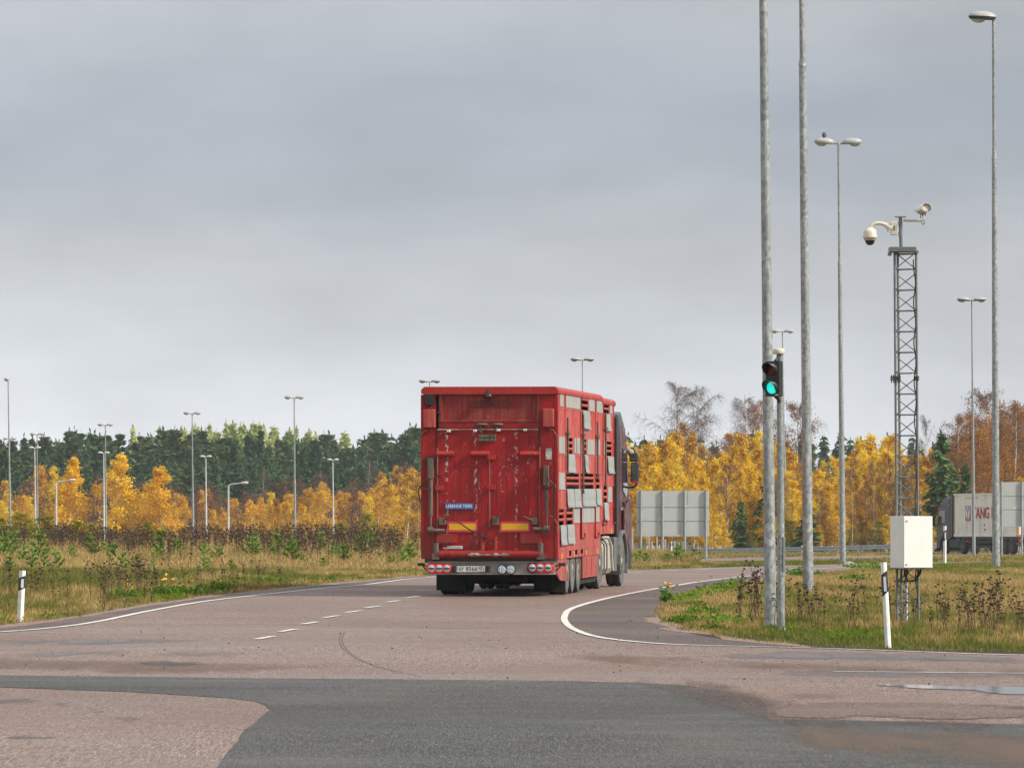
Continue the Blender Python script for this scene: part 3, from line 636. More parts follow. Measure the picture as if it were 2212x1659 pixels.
# boxes on both corner posts
for x0, y0, x1, y1 in ((190, 478, 345, 712), (1738, 468, 1876, 704)):
    mb = MB(); rbox(mb, r1, x0, y0, x1, y1, -.14, .0); mb.build('corner_box', R_PALE, rf, bevel=.012)
for x, y in ((210, 215), (1848, 210)):
    mb = MB(); rbox(mb, r1, x - 34, y - 7, x + 34, y + 8, -.03, .0); mb.build('marker_light', R_LRED, rf, bevel=.006)
# black working lamps on the left post
for x, y, s in ((265, 350, 1), (270, 1162, 1)):
    a = r1(x, y); mb = MB().box((a[0] - .085, -.11, a[1] - .10), (a[0] + .085, 0, a[1] + .10)); mb.tube([(a[0], -.05, a[1] - .09), (a[0] + .06, -.05, a[1] - .2), (a[0] + .22, -.06, a[1] - .27)], .014, 6); mb.build('work_lamp', M_BLACK, rf, bevel=.03)
# dark seams round the upper tailgate
for x0, y0, x1, y1 in ((380, 238, 390, 716), (1684, 238, 1694, 716), (386, 644, 1688, 650), (386, 714, 1688, 724)):
    mb = MB(); rbox(mb, r1, x0, y0, x1, y1, -.016, -.0125); mb.build('seam_strip', M_BLACK, rf)
# two grab handles above the ramp
for x in (938, 1140):
    q = r1(x, 668); mb = MB().lathe([(0, -.05), (.10, -.04), (.115, 0), (.10, .03), (0, .035)], 14, Matrix.Translation((q[0], -.03, q[1])) @ Matrix.Diagonal((1, .5, .55, 1))); mb.box((q[0] - .03, -.05, q[1] - .16), (q[0] + .01, -.013, q[1] - .03)); mb.build('ramp_catch', R_OLD, rf)
# info plate right
mb = MB(); rbox(mb, r1, 1766, 980, 1842, 1122, -.006, 0); o = mb.build('info_plate', mk('info_plate_grey', (.6, .57, .5), (.42, .38, .33), 14, rough=.6), rf)
for x in (1780, 1828):
    for y in (998, 1104): a = r1(x, y); MB().lathe([(.014, -.012), (.014, 0)], 8, Matrix.Translation((a[0], -.006, a[1])) @ Matrix.Rotation(math.pi/2, 4, 'X')).build('bolt', M_DKMETAL, o)

# --- the ramp door, planks with fine joints
mb = MB(); edges = [362, 655, 795, 936, 1020, 1130, 1262, 1402, 1545, 1672]
zt_, zb_ = r1(365, 728)[1], r2(365, 812)[1]
for i in range(len(edges) - 1):
    x0, x1 = r1(edges[i], 900)[0], r1(edges[i+1], 900)[0]; mb.box((x0 + .0016, .0125 if i % 2 else .0135, zb_), (x1 - .0016, .09, zt_))
mb.box((r1(362, 900)[0], .03, zb_ + .01), (r1(1672, 900)[0], .08, zt_ - .01)); 
ramp_ = mb.build('ramp_door', R_RAMP, truck)
mb = MB(); rbox(mb, r1, 346, 718, 361, 727, -.001, .05); q0, q1 = r1(346, 722), r1(361, 722); q2, q3 = r1(1673, 722), r1(1689, 722)
mb = MB().box((q0[0], -.001, zb_), (q1[0], .05, zt_ + .02)); mb.build('ramp_gap_shade', M_BLACK, truck); mb = MB().box((q2[0], -.001, zb_), (q3[0], .05, zt_ + .02)); mb.build('ramp_gap_shade', M_BLACK, truck)  # black strips stand for the shade in the gaps beside the ramp
mb = MB(); rbox(mb, r1, 366, 717, 1670, 728, -.0125, -.0122) if 0 else None; rbox(mb, r1, 366, 727, 1670, 742, -.02, .0115); mb.build('ramp_top_edge', mk('worn_white_edge', (.55, .42, .36), (.36, .06, .045), 9, rough=.6), ramp_)
for x, y, mt in ((515, 757, R_TXT), (855, 752, R_TXT), (1157, 744, R_TXT), (1503, 742, R_TXT)):
    mb = MB(); rbox(mb, r1, x - 22, y - 14, x + 22, y + 13, -.07, -.021); rbox(mb, r1, x - 7, y - 4, x + 7, y + 10, -.074, -.07, 1); mb.build('hook', [mt, M_BLACK], ramp_, bevel=.006)
for y in (820, 868):
    mb = MB(); rbox(mb, r1, 900, y - 18, 1120, y + 17, -.03, .011)
    for x in (920, 978, 1042, 1098): a = r1(x, y); mb.lathe([(.016, -.008), (.016, 0)], 8, Matrix.Translation((a[0], -.03, a[1])) @ Matrix.Rotation(math.pi/2, 4, 'X'), 1)
    mb.build('hinge_plate', [R_OLIVE, M_BLACK], ramp_, bevel=.004)
for x0, x1 in ((372, 575), (818, 1040), (1455, 1690)):
    mb = MB(); rbox(mb, r1, x0, 1012, x1, 1094, -.02, .011); a, b = r1(x0 - 20, 1052), r1(x1 + 4, 1052); mb.tube([(a[0], -.035, a[1]), (b[0], -.035, a[1])], .045, 10)
    mb.build('ramp_hinge', R_TRIM, ramp_, bevel=.005)
for x in (420, 470, 880, 930, 980, 1520, 1570, 1630):
    pass
# reinforcement at the corners
for x0, x1 in ((366, 490), (1540, 1668)):
    mb = MB(); rbox(mb, r1, x0, 742, x1, 835, -.004, .011)
    for x in (x0 + 38, x1 - 40):
        for y in (758, 815): a = r1(x, y); mb.lathe([(.018, -.006), (.018, 0)], 8, Matrix.Translation((a[0], -.004, a[1])) @ Matrix.Rotation(math.pi/2, 4, 'X'), 1)
    mb.build('corner_plate', [R_RAMP, R_OLD], ramp_)
# centre locking rod and its brackets; rods at both edges
for x, ya, yb, br in ((1040, (r1, 1075), (r2, 505), (1095, 1480)), (366, (r1, 975), (r2, 570), (1490,)), (1690, (r1, 965), (r2, 570), (1485,))):
    a, b = ya[0](x, ya[1]), yb[0](x, yb[1]); mb = MB().tube([(a[0], -.05, a[1]), (a[0], -.05, b[1])], .018, 8, 1)
    for y in br: q = r1(x, y); mb.box((q[0] - .035, -.075, q[1] - .045), (q[0] + .12 if x < 1500 else q[0] + .035, .0, q[1] + .045)); 
    mb.build('locking_rod', [R_TRIM, R_OLD], ramp_, bevel=.003, seg=1)
# latches with handles
for x0, y0, x1, y1, hx, hy in ((390, 378, 475, 468, 540, 345), (1080, 365, 1160, 470, 1195, 320), (1578, 372, 1662, 462, 1488, 362)):
    mb = MB(); rbox(mb, r2, x0, y0, x1, y1, -.09, .011); a, b = r2((x0 + x1) / 2, (y0 + y1) / 2), r2(hx, hy); mb.tube([(a[0], -.10, a[1]), (b[0], -.12, b[1])], .018, 7)
    mb.build('latch', R_OLD, ramp_, bevel=.012)
a, b = r2(542, 368), r2(1000, 640); mb = MB().tube([(a[0], -.08, a[1]), ((a[0]+b[0])/2, -.10, (a[1]+b[1])/2 - .02), (b[0], -.06, b[1])], .013, 6); mb.lathe([(.03, -.03), (.03, .03)], 8, Matrix.Translation((b[0], -.06, b[1]))); mb.build('lever_bar', M_BLACK, ramp_)
# marker plates
for x0, x1 in ((492, 887), (1170, 1563)):
    mb = MB(); rbox(mb, r2, x0, 424, x1, 560, -.012, .011); rbox(mb, r2, x0 + 25, 451, x1 - 25, 533, -.0145, -.012, 1)
    for i, x in enumerate((x0 + 12, (x0 + x1) / 2, x1 - 12)):
        for y in (436, 548): a = r2(x, y); mb.lathe([(.010, -.004), (.010, 0)], 8, Matrix.Translation((a[0], -.012, a[1])) @ Matrix.Rotation(math.pi/2, 4, 'X'), 2)
    mb.build('marker_plate', [R_PINK, R_YEL, M_BLACK], ramp_)
mb = MB(); rbox(mb, r2, 466, 188, 830, 264, -.014, .011); bp = mb.build('blue_sign', R_BLUE, ramp_)
a, b = r2(478, 204), r2(815, 245); vs, fs = text_geo('LEBENDE TIERE', b[0] - a[0], a[1] - b[1], .003, .004)
mb = MB().add([(x + (a[0]+b[0])/2, y - .0157, z + (a[1]+b[1])/2) for x, y, z in vs], fs); mb.build('lettering', R_TXT, bp)
mb = MB(); rbox(mb, r2, 493, 738, 690, 778, -.014, .011); rbox(mb, r2, 436, 762, 493, 776, -.012, .011); wp = mb.build('maker_plate', R_PLATE, ramp_, bevel=.004)
a, b = r2(512, 746), r2(672, 771); vs, fs = text_geo('PEZZAIOLI', b[0] - a[0], a[1] - b[1], .002)
MB().add([(x + (a[0]+b[0])/2, y - .0155, z + (a[1]+b[1])/2) for x, y, z in vs], fs).build('lettering', R_GREY, wp)
# bottom boxes, hinge tubes, pipe
for x0, y0, x1, y1 in ((352, 582, 612, 700), (1440, 576, 1712, 706)):
    mb = MB(); rbox(mb, r2, x0, y0, x1, y1, -.06, .011)
    for x in (x0 + 50, (x0+x1)/2, x1 - 45):
        for y in (y0 + 8, y1 - 6): a = r2(x, y); mb.lathe([(.02, -.012), (.02, 0)], 8, Matrix.Translation((a[0], -.06, a[1])) @ Matrix.Rotation(math.pi/2, 4, 'X'), 1)
    mb.build('spring_box', [R_TRIM, R_OLD], ramp_, bevel=.012)
for x0, x1 in ((908, 985), (1088, 1146)):
    a, b = r2((x0+x1)/2, 620), r2((x0+x1)/2, 850); w = (r2(x1, 700)[0] - r2(x0, 700)[0]) / 2
    mb = MB().tube([(a[0], -.02, a[1]), (a[0], -.02, b[1])], w * .8, 12)
    for y in (640, 710, 780): q = r2((x0+x1)/2, y); mb.box((q[0] - w, -.05, q[1] - .012), (q[0] + w, .011, q[1] + .012))
    mb.build('hinge_tube', R_TRIM, ramp_)
a, b = r2(380, 848), r2(1700, 848); mb = MB().tube([(a[0], -.05, a[1]), (b[0], -.05, a[1])], .075, 16); 
for x in (830, 885, 1130, 1240): q = r2(x, 852); mb.lathe([(.032, -.035), (.032, .035)], 10, Matrix.Translation((q[0], -.125, q[1])) @ Matrix.Rotation(math.pi/2, 4, 'Y'), 1)
q0, q1 = r2(770, 855), r2(1290, 855); mb.tube([(q0[0], -.13, q0[1]), (q1[0], -.13, q1[1])], .014, 6, 1)
mb.build('torsion_pipe', [R_FRAME, mk('worn_bright_steel', (.45, .42, .38), (.12, .08, .06), 12, rough=.5)], truck)
for x, y in ((350, 770), (1700, 770)):
    a = r2(x, 700); b = r2(x, 880); mb = MB().tube([(a[0], -.06, a[1]), (a[0], -.06, b[1])], .055, 10); mb.box((a[0] - .07, -.11, b[1] - .05), (a[0] + .07, .0, b[1] + .06)); mb.build('ramp_pivot', R_OLD, truck, bevel=.006)
# hydraulic struts with heads and hoses
for x0, x1, yt, yb, xh in ((252, 318, 1110, 540, 292), (1748, 1806, 1200, 520, 1760)):
    a = r1((x0+x1)/2, yt); b = r2((x0+x1)/2 + (0 if x0 < 500 else 10), yb); w = (r1(x1, 1300)[0] - r1(x0, 1300)[0]) / 2
    mb = MB().tube([(a[0], -.10, a[1] - .25), (b[0], -.10, b[1] + .28)], w * .85, 12); mb.tube([(b[0], -.10, b[1] + .28), (b[0], -.10, b[1])], w * .45, 10)
    mb.box((a[0] - w * 1.1, -.17, a[1] - .38), (a[0] + w * 1.1, 0, a[1])); mb.lathe([(.07, -.05), (.07, .05)], 12, Matrix.Translation((b[0], -.1, b[1])) @ Matrix.Rotation(math.pi/2, 4, 'Y'))
    mb.tube([(b[0], -.1, b[1]), (b[0] + (.26 if x0 < 500 else -.26), -.1, b[1])], .035, 8); mb.build('hydraulic_strut', R_OLD, truck, bevel=.004, seg=1)
for pts in ([(290, 1330), (215, 1400), (150, 1480), (210, 1510), (290, 1505)], [(150, 1470), (132, 1530), (140, 1600), (160, 1680), (185, 1760)], [(1760, 1330), (1830, 1400), (1890, 1450), (1830, 1490), (1760, 1505)], [(1890, 1450), (1905, 1510), (1880, 1640), (1880, 1900)]):
    q = [r1(*p) for p in pts]; MB().tube([(p[0], -.14 - .03 * (i % 2), p[1]) for i, p in enumerate(q)], .016, 6).build('hydraulic_hose', M_BLACK, truck)
for x, y, sx in ((250, 740, -1), (1810, 720, 1), (1812, 1850, 1)):
    q = r1(x, y); MB().tube([(q[0], -.08, q[1]), (q[0] + sx * .08, -.09, q[1] - .03), (q[0] + sx * .16, -.07, q[1] - .16), (q[0] + sx * .15, -.03, q[1] - .32)], .012, 6).build('air_hose', R_OLD, truck)
# black box drawn in place of the dark gap, bumper
mb = MB(); rbox(mb, r2, 200, 890, 1900, 960, .0, .35); mb.build('rear_gap_dark', M_BLACK, truck, bevel=.02)
mb = MB(); rbox(mb, r2, 240, 948, 1890, 1104, -.05, .10); rbox(mb, r2, 240, 942, 1890, 952, -.09, .10); rbox(mb, r2, 240, 1100, 1890, 1110, -.08, .10)
bumper = mb.build('rear_bumper', R_STEEL, truck, bevel=.006)
def tail(x, y, lit):
    a = r2(x, y); M = Matrix.Translation((a[0], -.05, a[1])) @ Matrix.Rotation(math.pi/2, 4, 'X')
    mb = MB().lathe([(.105, 0), (.105, .02), (.09, .035), (.068, .03)], 28, M, 0); o = mb.build('tail_light', R_LRED if lit else R_LDIM, bumper)
    mb = MB().lathe([(.068, .03), (.06, .036), (0, .04)], 24, M); mb.build('lens', R_LENS, o)
    mb = MB().box((a[0] - .055, -.094, a[1] - .014), (a[0] + .055, -.086, a[1] + .014)); mb.build('reflector_bar', M_BLACK, o)
for x in (292, 391, 491): tail(x, 1030, 1)
for x, l in ((1597, 0), (1700, 1), (1800, 1)): tail(x, 1021, l)
for x in (1206, 1316):
    a = r2(x, 1043); M = Matrix.Translation((a[0], -.05, a[1])) @ Matrix.Rotation(math.pi/2, 4, 'X')
    o = MB().lathe([(.092, 0), (.092, .045), (.078, .05)], 20, M).build('reversing_light', M_BLACK, bumper)
    mb = MB().lathe([(.078, .05), (0, .056)], 16, M)
    for k in range(5): mb.lathe([(.02, 0), (.012, .006), (0, .008)], 8, M @ Matrix.Translation((.045 * math.cos(k * 1.257), .045 * math.sin(k * 1.257), .053)))
    mb.build('lens', R_LENS, o)
a = r2(1215, 1005); b = r2(1270, 1035); MB().tube([(a[0], -.09, a[1]), ((a[0]+b[0])/2 + .02, -.10, a[1] + .05), (b[0], -.09, b[1])], .012, 6).build('light_cable', M_BLACK, bumper)
for x in (590, 1024):
    a = r2(x, 1036); mb = MB().tube([(a[0], -.06, a[1] - .055), (a[0], -.06, a[1] + .055)], .045, 12); mb.build('rubber_buffer', M_BLACK, bumper)
mb = MB(); rbox(mb, r2, 618, 996, 986, 1074, -.07, -.051); lp = mb.build('licence_plate', [R_PLATE], bumper)
mb = MB(); rbox(mb, r2, 612, 990, 992, 1082, -.062, -.0505); mb.build('plate_frame', M_BLACK, lp)
for body, x0, y0, x1, y1 in (('AT', 648, 1018, 712, 1062), ('8566', 738, 1007, 884, 1062), ('47', 905, 1004, 957, 1042)):
    a, b = r2(x0, y0), r2(x1, y1); vs, fs = text_geo(body, b[0] - a[0], a[1] - b[1], .003, .007); MB().add([(x + (a[0]+b[0])/2, y - .0716, z + (a[1]+b[1])/2) for x, y, z in vs], fs).build('plate_lettering', R_INK, lp)
mb = MB(); rbox(mb, r2, 892, 1000, 895, 1072, -.0725, -.070); 
for x in (632, 968): a = r2(x, 1036); mb.lathe([(.010, 0), (.010, .003)], 8, Matrix.Translation((a[0], -.07, a[1])) @ Matrix.Rotation(math.pi/2, 4, 'X'))
for y in (1046, 1066): rbox(mb, r2, 908, y, 970, y + 3, -.0725, -.070)
mb.build('plate_divider', R_INK, lp)
for x, sx in ((240, -1), (1890, 1)):
    a = r2(x, 1000); e = r2(x + sx * 85, 978); mb = MB().tube([(a[0], .02, a[1]), (e[0], .0, e[1])], .018, 6); mb.tube([(a[0], .02, a[1] - .1), (e[0], .0, e[1])], .014, 6); mb.box((e[0] - .07, -.04, e[1] - .03), (e[0] + .07, .03, e[1] + .03)); mb.build('side_marker_arm', M_BLACK, truck, bevel=.01)
# underbody and mudflaps
mb = MB()
for x in (-.5, .42): mb.box((x, .3, .62), (x + .12, 9.6, .86))
for y in (2.85, 4.15, 5.45): mb.tube([(-1.0, y, .5), (1.0, y, .5)], .09, 12); mb.box((-.55, y - .3, .42), (-.35, y + .3, .6)); mb.box((.35, y - .3, .42), (.55, y + .3, .6))
mb.box((-1.1, 1.0, .58), (1.1, 9.5, .70)); mb.box((-.32, 1.2, .30), (.30, 1.6, .6)); mb.tube([(.35, 2.0, .42), (.35, 3.4, .42)], .16, 12)
mb.build('chassis', M_UNDER, truck)
for x0, x1, yb in ((352, 742, 1312), (1612, 2022, 1328)):
    a, b = r2(x0, 1112, 2.1), r2(x1, yb, 2.1); mb = MB().box((a[0], 2.08, b[1]), (b[0], 2.11, .72)); mb.build('mudflap', M_UNDER, truck)
# wheels
def wheel(x, y, z, r, w, side, M=None, hub_out=.06, name='wheel'):
    Rm = Matrix.Translation((x, y, z)) @ Matrix.Rotation(math.pi / 2 * side, 4, 'Y')
    if M is not None: Rm = M @ Rm
    h = w / 2
    prof = [(r * .56, -h * .95), (r * .80, -h), (r * .95, -h * .92), (r, -h * .72), (r, -h * .2), (r * .985, -h * .18), (r * .985, h * .18), (r, h * .2), (r, h * .72), (r * .95, h * .92), (r * .80, h * 1.0), (r * .56, h * .95)]
    mb = MB().lathe(prof[1:10], 40, Rm, 0); mb.lathe(prof[9:], 40, Rm, 1); mb.lathe(prof[:2], 40, Rm, 1)
    t = mb.build(name, [M_RUBBER, M_TYREWALL], truck)
    mb = MB().lathe([(r * .56, h * .95), (r * .55, h * .6), (r * .36, h * .35), (r * .30, h * .55), (r * .2, h * .8), (r * .16, h * .95), (0, h)], 28, Rm)
    for k in range(10):
        a = k * .628; q = Rm @ Matrix.Translation((r * .40 * math.cos(a), r * .40 * math.sin(a), h * .4)); mb.lathe([(.018, 0), (.018, .03), (0, .034)], 6, q)
    mb.build('rim', R_RIM, t); return t
wy = [sideP((1760 + zx / 4.366) * K, 1290)[0] for zx in (462, 540, 622)]
wz = .50
for y in wy:
    wheel(1.045, y, wz, .50, .375, 1); wheel(-1.045, y, wz, .50, .375, -1)
# --- tractor unit, turned a little further into the bend
yd = s4(932, 1400)[0]
KP = Matrix.Translation((0, yd + .5, 0)) @ Matrix.Rotation(math.radians(-2.6), 4, 'Z') @ Matrix.Translation((0, -(yd + .5), 0))
for sx in (1, -1):
    wheel(sx * 1.10, yd, .53, .53, .30, sx, KP); wheel(sx * .77, yd, .53, .53, .30, sx, KP)
    wheel(sx * 1.08, yd + 3.75, .53, .53, .32, sx, KP)
yf = yd + 3.75; y0 = LEN + .48; y1 = yf + 1.35
mb = MB(); 
cabp = [(y0, 1.0), (y0, 3.28), (y0 + .5, 3.42), (y0 + 1.0, 3.38), (y1 - .35, 2.95), (y1 - .02, 1.9), (y1, .55), (yf + .68, .42), (yf + .60, .85), (yf + .3, 1.12), (yf - .3, 1.12), (yf - .62, .80), (yf - .70, .95)]
cabp = [(y0, 1.0), (y0, 3.28), (y0 + .5, 3.42), (y0 + 1.0, 3.38), (y1 - .35, 2.95), (y1 - .02, 1.9), (y1, .55), (yf + .68, .42), (yf + .60, .85), (yf + .3, 1.12), (yf - .2, 1.14), (y0 + .1, 1.05)]
mb.prism(cabp, -1.22, 1.22, 'x'); mb.xf(KP); cab = mb.build('cab', R_CAB, truck, bevel=.05, seg=3)
# fairing above, side deflector, window, door details, mirrors
mb = MB().prism([(y0 - .05, 3.3), (y0 - .05, 3.62), (y0 + .45, 3.68), (y0 + 1.0, 3.42), (y0 + 1.0, 3.3)], -1.16, 1.20, 'x').xf(KP); mb.build('roof_fairing', mk('fairing_grey', (.045, .05, .05), (.065, .07, .07), 4, rough=.35), cab, bevel=.04)
for sx in (1.12, -1.22): MB().box((sx, y0 - .42, 1.05), (sx + .10, y0 - .03, 3.55)).xf(KP).build('side_deflector', M_BLACK, cab, bevel=.02)  # black puts the shade of the gap behind the cab into their colour
mb = MB().prism([(y0 + .55, 2.02), (y0 + .55, 2.92), (y1 - .75, 2.90), (y1 - .34, 2.05), (y1 - .5, 1.86)], 1.222, 1.234, 'x').xf(KP); mb.build('side_window', M_GLASSDK, cab)
mb = MB().box((1.222, y0 + .1, 1.60), (1.24, y1 - .1, 1.66)); mb.box((1.222, y0 + .5, 1.18), (1.232, y1 - .12, 1.2)); mb.xf(KP); mb.build('trim_strip', R_SILV, cab)
mb = MB().box((1.222, y0 + .62, 1.72), (1.25, y0 + .84, 1.78)).xf(KP); mb.build('door_handle', M_BLACK, cab, bevel=.008)
# bulging cab flank with front corner
mb = MB().prism([(yf + .1, 1.14), (yf + .62, .95), (y1 - .02, .6), (y1 + .05, 1.3), (y1, 1.85), (yf + .5, 1.72), (yf + .1, 1.6)], 1.222, 1.275, 'x').xf(KP); mb.build('corner_panel', R_CAB, cab, bevel=.03)
ym = y1 - .2
def fp(zx, zy): return rearP((1760 + zx / 4.366) * K, (1220 + zy / 4.366) * K, ym)
def mir(name, x0, y0_, x1, y1_, mt, g=None):
    a, b = fp(x0, y0_), fp(x1, y1_); mb = MB().box((a[0], ym - .06, b[1]), (b[0], ym + .12, a[1])); o = mb.build(name, mt, cab, bevel=.035, seg=3)
    if g: a, b = fp(x0 + 14, y0_ + 14), fp(x1 - 14, y1_ - 22); MB().box((a[0], ym - .068, b[1]), (b[0], ym - .062, a[1])).build('mirror_glass', g, o)
MIRG = mk('mirror_glass', (.02, .03, .03), (.05, .08, .08), 2, rough=.05, spec=.9)
mir('mirror', 1312, 1150, 1434, 1272, M_BLACK, MIRG); mir('mirror', 1330, 1284, 1444, 1575, M_BLACK, MIRG)
a, b = fp(1350, 1545), fp(1444, 1578); MB().box((a[0], ym - .066, b[1]), (b[0], ym - .0625, a[1])).build('mirror_base', R_PINK, cab)
q = [fp(*p) for p in ((1215, 1050), (1300, 1110), (1345, 1165))]; MB().tube([(p[0], ym, p[1]) for p in q], [.05, .07, .05], 8).build('mirror_arm', R_STEEL, cab)
q = [fp(*p) for p in ((1275, 1072), (1370, 1080), (1405, 1155))]; MB().tube([(p[0], ym + .02, p[1]) for p in q], .02, 8).build('mirror_arm', M_BLACK, cab)
q = [fp(*p) for p in ((1420, 1575), (1385, 1630), (1270, 1650))]; MB().tube([(p[0], ym, p[1]) for p in q], .024, 8).build('mirror_arm', M_BLACK, cab)
# front mudguard arch, tank, steps
arch = []
for k in range(13):
    a = math.radians(205 - k * 19); arch.append((yf + .66 * math.cos(a), .53 + .66 * math.sin(a)))
arch2 = [(yf + .60 * math.cos(math.radians(205 - k * 19)), .53 + .60 * math.sin(math.radians(205 - k * 19))) for k in range(13)]
mb = MB()
for i in range(12): mb.prism([arch[i], arch[i+1], arch2[i+1], arch2[i]], .9, 1.28, 'x')
mb.xf(KP); mb.build('front_mudguard', R_SILV, truck)
mb = MB().box((.92, yf + .66, .35), (1.27, y1 + .04, 1.05)).xf(KP); mb.build('front_bumper_corner', M_BLACK, truck, bevel=.04)
mb = MB().box((1.271, yf + .9, .82), (1.285, yf + 1.05, .90)).xf(KP); mb.build('side_marker', R_LDIM, truck)
mb = MB().prism([(.62, .28), (1.12, .28), (1.20, .40), (1.20, .88), (1.10, 1.0), (.62, 1.0)], yd + .82, yf - 1.2, 'y').xf(KP); tank = mb.build('fuel_tank', R_TANK, truck, bevel=.04, seg=3)
mb = MB()
for y in (yd + .95, yd + 1.4): mb.prism([(.60, .26), (1.13, .26), (1.22, .39), (1.22, .89), (1.11, 1.02), (.60, 1.02)], y, y + .06, 'y')
mb.xf(KP); mb.build('tank_strap', M_DKMETAL, tank)
mb = MB().tube([(1.15, yd + .9, 1.05), (1.2, yd + 1.7, 1.04), (1.22, yd + 2.0, .9), (1.24, yd + 2.15, .35)], .03, 8); mb.xf(KP); mb.build('exhaust_pipe', R_TANK, truck)
mb = MB().box((.7, yf - 1.15, .32), (1.22, yf - .72, 1.04)); mb.xf(KP); mb.build('step_box', mk('step_grey', (.14, .14, .13), (.1, .1, .095), 6, rough=.6), truck, bevel=.02)
mb = MB().box((-.5, yd - 1.2, .62), (-.38, y1 - .5, .9)); mb.box((.38, yd - 1.2, .62), (.5, y1 - .5, .9)); mb.tube([(-.9, yd, .53), (.9, yd, .53)], .12, 12); mb.tube([(-.95, yf, .5), (.95, yf, .5)], .07, 10); mb.box((-.6, yd - .7, .92), (.6, yd + .9, Zneck - .02)); mb.box((-.8, yd + 1.2, .5), (.5, yf, 1.0)); mb.box((-.9, y0 - .3, .9), (.9, y0, 1.6))
mb.xf(KP); mb.build('tractor_chassis', M_UNDER, truck)
# ------------------------------------------------------------------ street lamps and poles
def head_mb(Lh, Wd, ang, shell):
    """flat lens-shaped luminaire, pointing along +x from the origin"""
    n = 20; vs, fs = [], []; rows = 5
    for i in range(rows + 1):
        t = i / rows * math.pi / 2
        for k in range(n):
            a = 2 * math.pi * k / n; rx = Lh / 2 * math.cos(t); ry = Wd / 2 * math.cos(t)
            vs.append((Lh / 2 + rx * math.cos(a), ry * math.sin(a), .20 * Lh * math.sin(t)))
    for i in range(rows):
        for k in range(n): fs.append((i*n+k, i*n+(k+1) % n, (i+1)*n+(k+1) % n, (i+1)*n+k))
    mb = MB().add(vs, fs, 0, True)
    vs, fs = [], []
    for z, f in ((0, 1.0), (-.075 * Lh, .94), (-.10 * Lh, .9)):
        for k in range(n):
            a = 2 * math.pi * k / n; vs.append((Lh / 2 + Lh / 2 * f * math.cos(a), Wd / 2 * f * math.sin(a), z - .05 * Lh * (math.cos(a) - 1) * .0))
    for i in range(2):
        for k in range(n): fs.append((i*n+k, (i+1)*n+k, (i+1)*n+(k+1) % n, i*n+(k+1) % n))
    fs.append(tuple(2 * n + k for k in range(n))); mb.add(vs, fs, 1)
    bw = MB(); Mb = Matrix.Translation((Lh * .64, 0, -.10 * Lh)) @ Matrix.Diagonal((1, Wd / Lh * .95, 1, 1))
    bw.lathe([(Lh * .25, 0), (Lh * .24, -.05 * Lh), (Lh * .17, -.10 * Lh), (Lh * .08, -.125 * Lh), (0, -.13 * Lh)], 18, Mb)
    R = Matrix.Rotation(ang, 4, 'Z') @ Matrix.Rotation(-.05, 4, 'Y'); mb.xf(R); bw.xf(R)
    return mb, bw
def lamp(name, base, top, rb, rt, heads, label, cat='street lamp', group=None, Y=None, mat=None, shell=None, gap=.10, collar=None, cut=False):
    """base, top: frame positions; heads: [(angle, length)]"""
    if Y is None: X, Y = ground_px(*base)
    else: X = (base[0] - CX) / F * Y
    z0 = float(G(X, Y)); T = at(top[0], top[1], Y)
    r = empty(name, (X, Y, z0)); tag(r, label, cat, group)
    d = T - Vector((X, Y, z0)); mat = mat or M_GALV_FAR; shell = shell or M_SHELL
    mb = MB(); fr = collar if collar else .45
    p1 = d * fr; rm = rb + (rt - rb) * fr
    mb.tube([(0, 0, -.3), p1 * .5, p1], [rb, (rb + rm) / 2, rm], 16)
    mb.tube([p1 + Vector((0, 0, .001)), p1 + Vector((0, 0, .12))], [rm * 1.15, rm * .95], 16)
    mb.tube([p1 + Vector((0, 0, .12)), d], [rm * .80, rt * .8], 14)
    pole = mb.build('pole', mat, r)
    for i, (ang, Lh) in enumerate(heads):
        dx = Vector((math.cos(ang), math.sin(ang), 0)); hb, bw = head_mb(Lh, Lh * .62, ang, shell)
        if gap:
            am = MB().tube([d + Vector((0, 0, -.06)), d + dx * (gap + .08) + Vector((0, 0, -.04))], .03, 8); am.build('arm', mat, r)
        o = hb.build('lamp_head', [shell, M_BOWL if False else M_DKMETAL if Lh > .8 else shell], r); o.location = d + dx * gap
        b = bw.build('glass_bowl', M_BOWL, o)
    return r
PI = math.pi
# big poles by the traffic light: their lamps are above the frame
lamp('lighting_pole', (1665, 1358), (1646, -250), .088, .055, [(PI, .9)], 'thick galvanised pole right behind the green traffic light', 'lighting pole', mat=M_GALV, collar=.93, gap=0)
lamp('lighting_pole', (1746.5, 1283), (1728, -330), .105, .055, [(PI, .9)], 'galvanised pole with collar, right of the traffic light, top out of frame', 'lighting pole', mat=M_GALV, collar=.706, gap=0)
lamp('street_lamp', (2152, 1229), (2146, 38), .125, .055, [(PI, .88)], 'tall street lamp with one flat head near the right edge', mat=M_GALV, collar=.742, gap=-.09)
dl = lamp('street_lamp', (1821, 1217), (1811, 308), .125, .05, [(PI + .05, .80), (.18, .80)], 'tall twin-headed street lamp with a bird perched on its left head', mat=M_GALV, collar=.71, gap=.15)
lamp('street_lamp', (2104, 1199), (2099, 648), .115, .045, [(PI, .82), (.1, .82)], 'twin-headed street lamp in front of the white container', Y=405, mat=M_GALV_FINE, collar=.6, gap=.1)
lamp('street_lamp', (1698, 1200), (1690, 716), .12, .05, [(PI, .8), (.1, .8)], 'twin-headed street lamp mostly hidden behind the traffic light pole', Y=500, gap=.12)
lamp('street_lamp', (1259, 1195), (1258, 777), .10, .045, [(PI, .82), (.1, .82)], 'twin-headed street lamp rising above the roof of the red truck, right one', Y=500, gap=.1)
lamp('street_lamp', (928, 1195), (928, 824), .10, .045, [(PI, .82), (.1, .82)], 'twin-headed lamp top just peeking over the rear left roof corner of the red truck', Y=553, gap=.1)
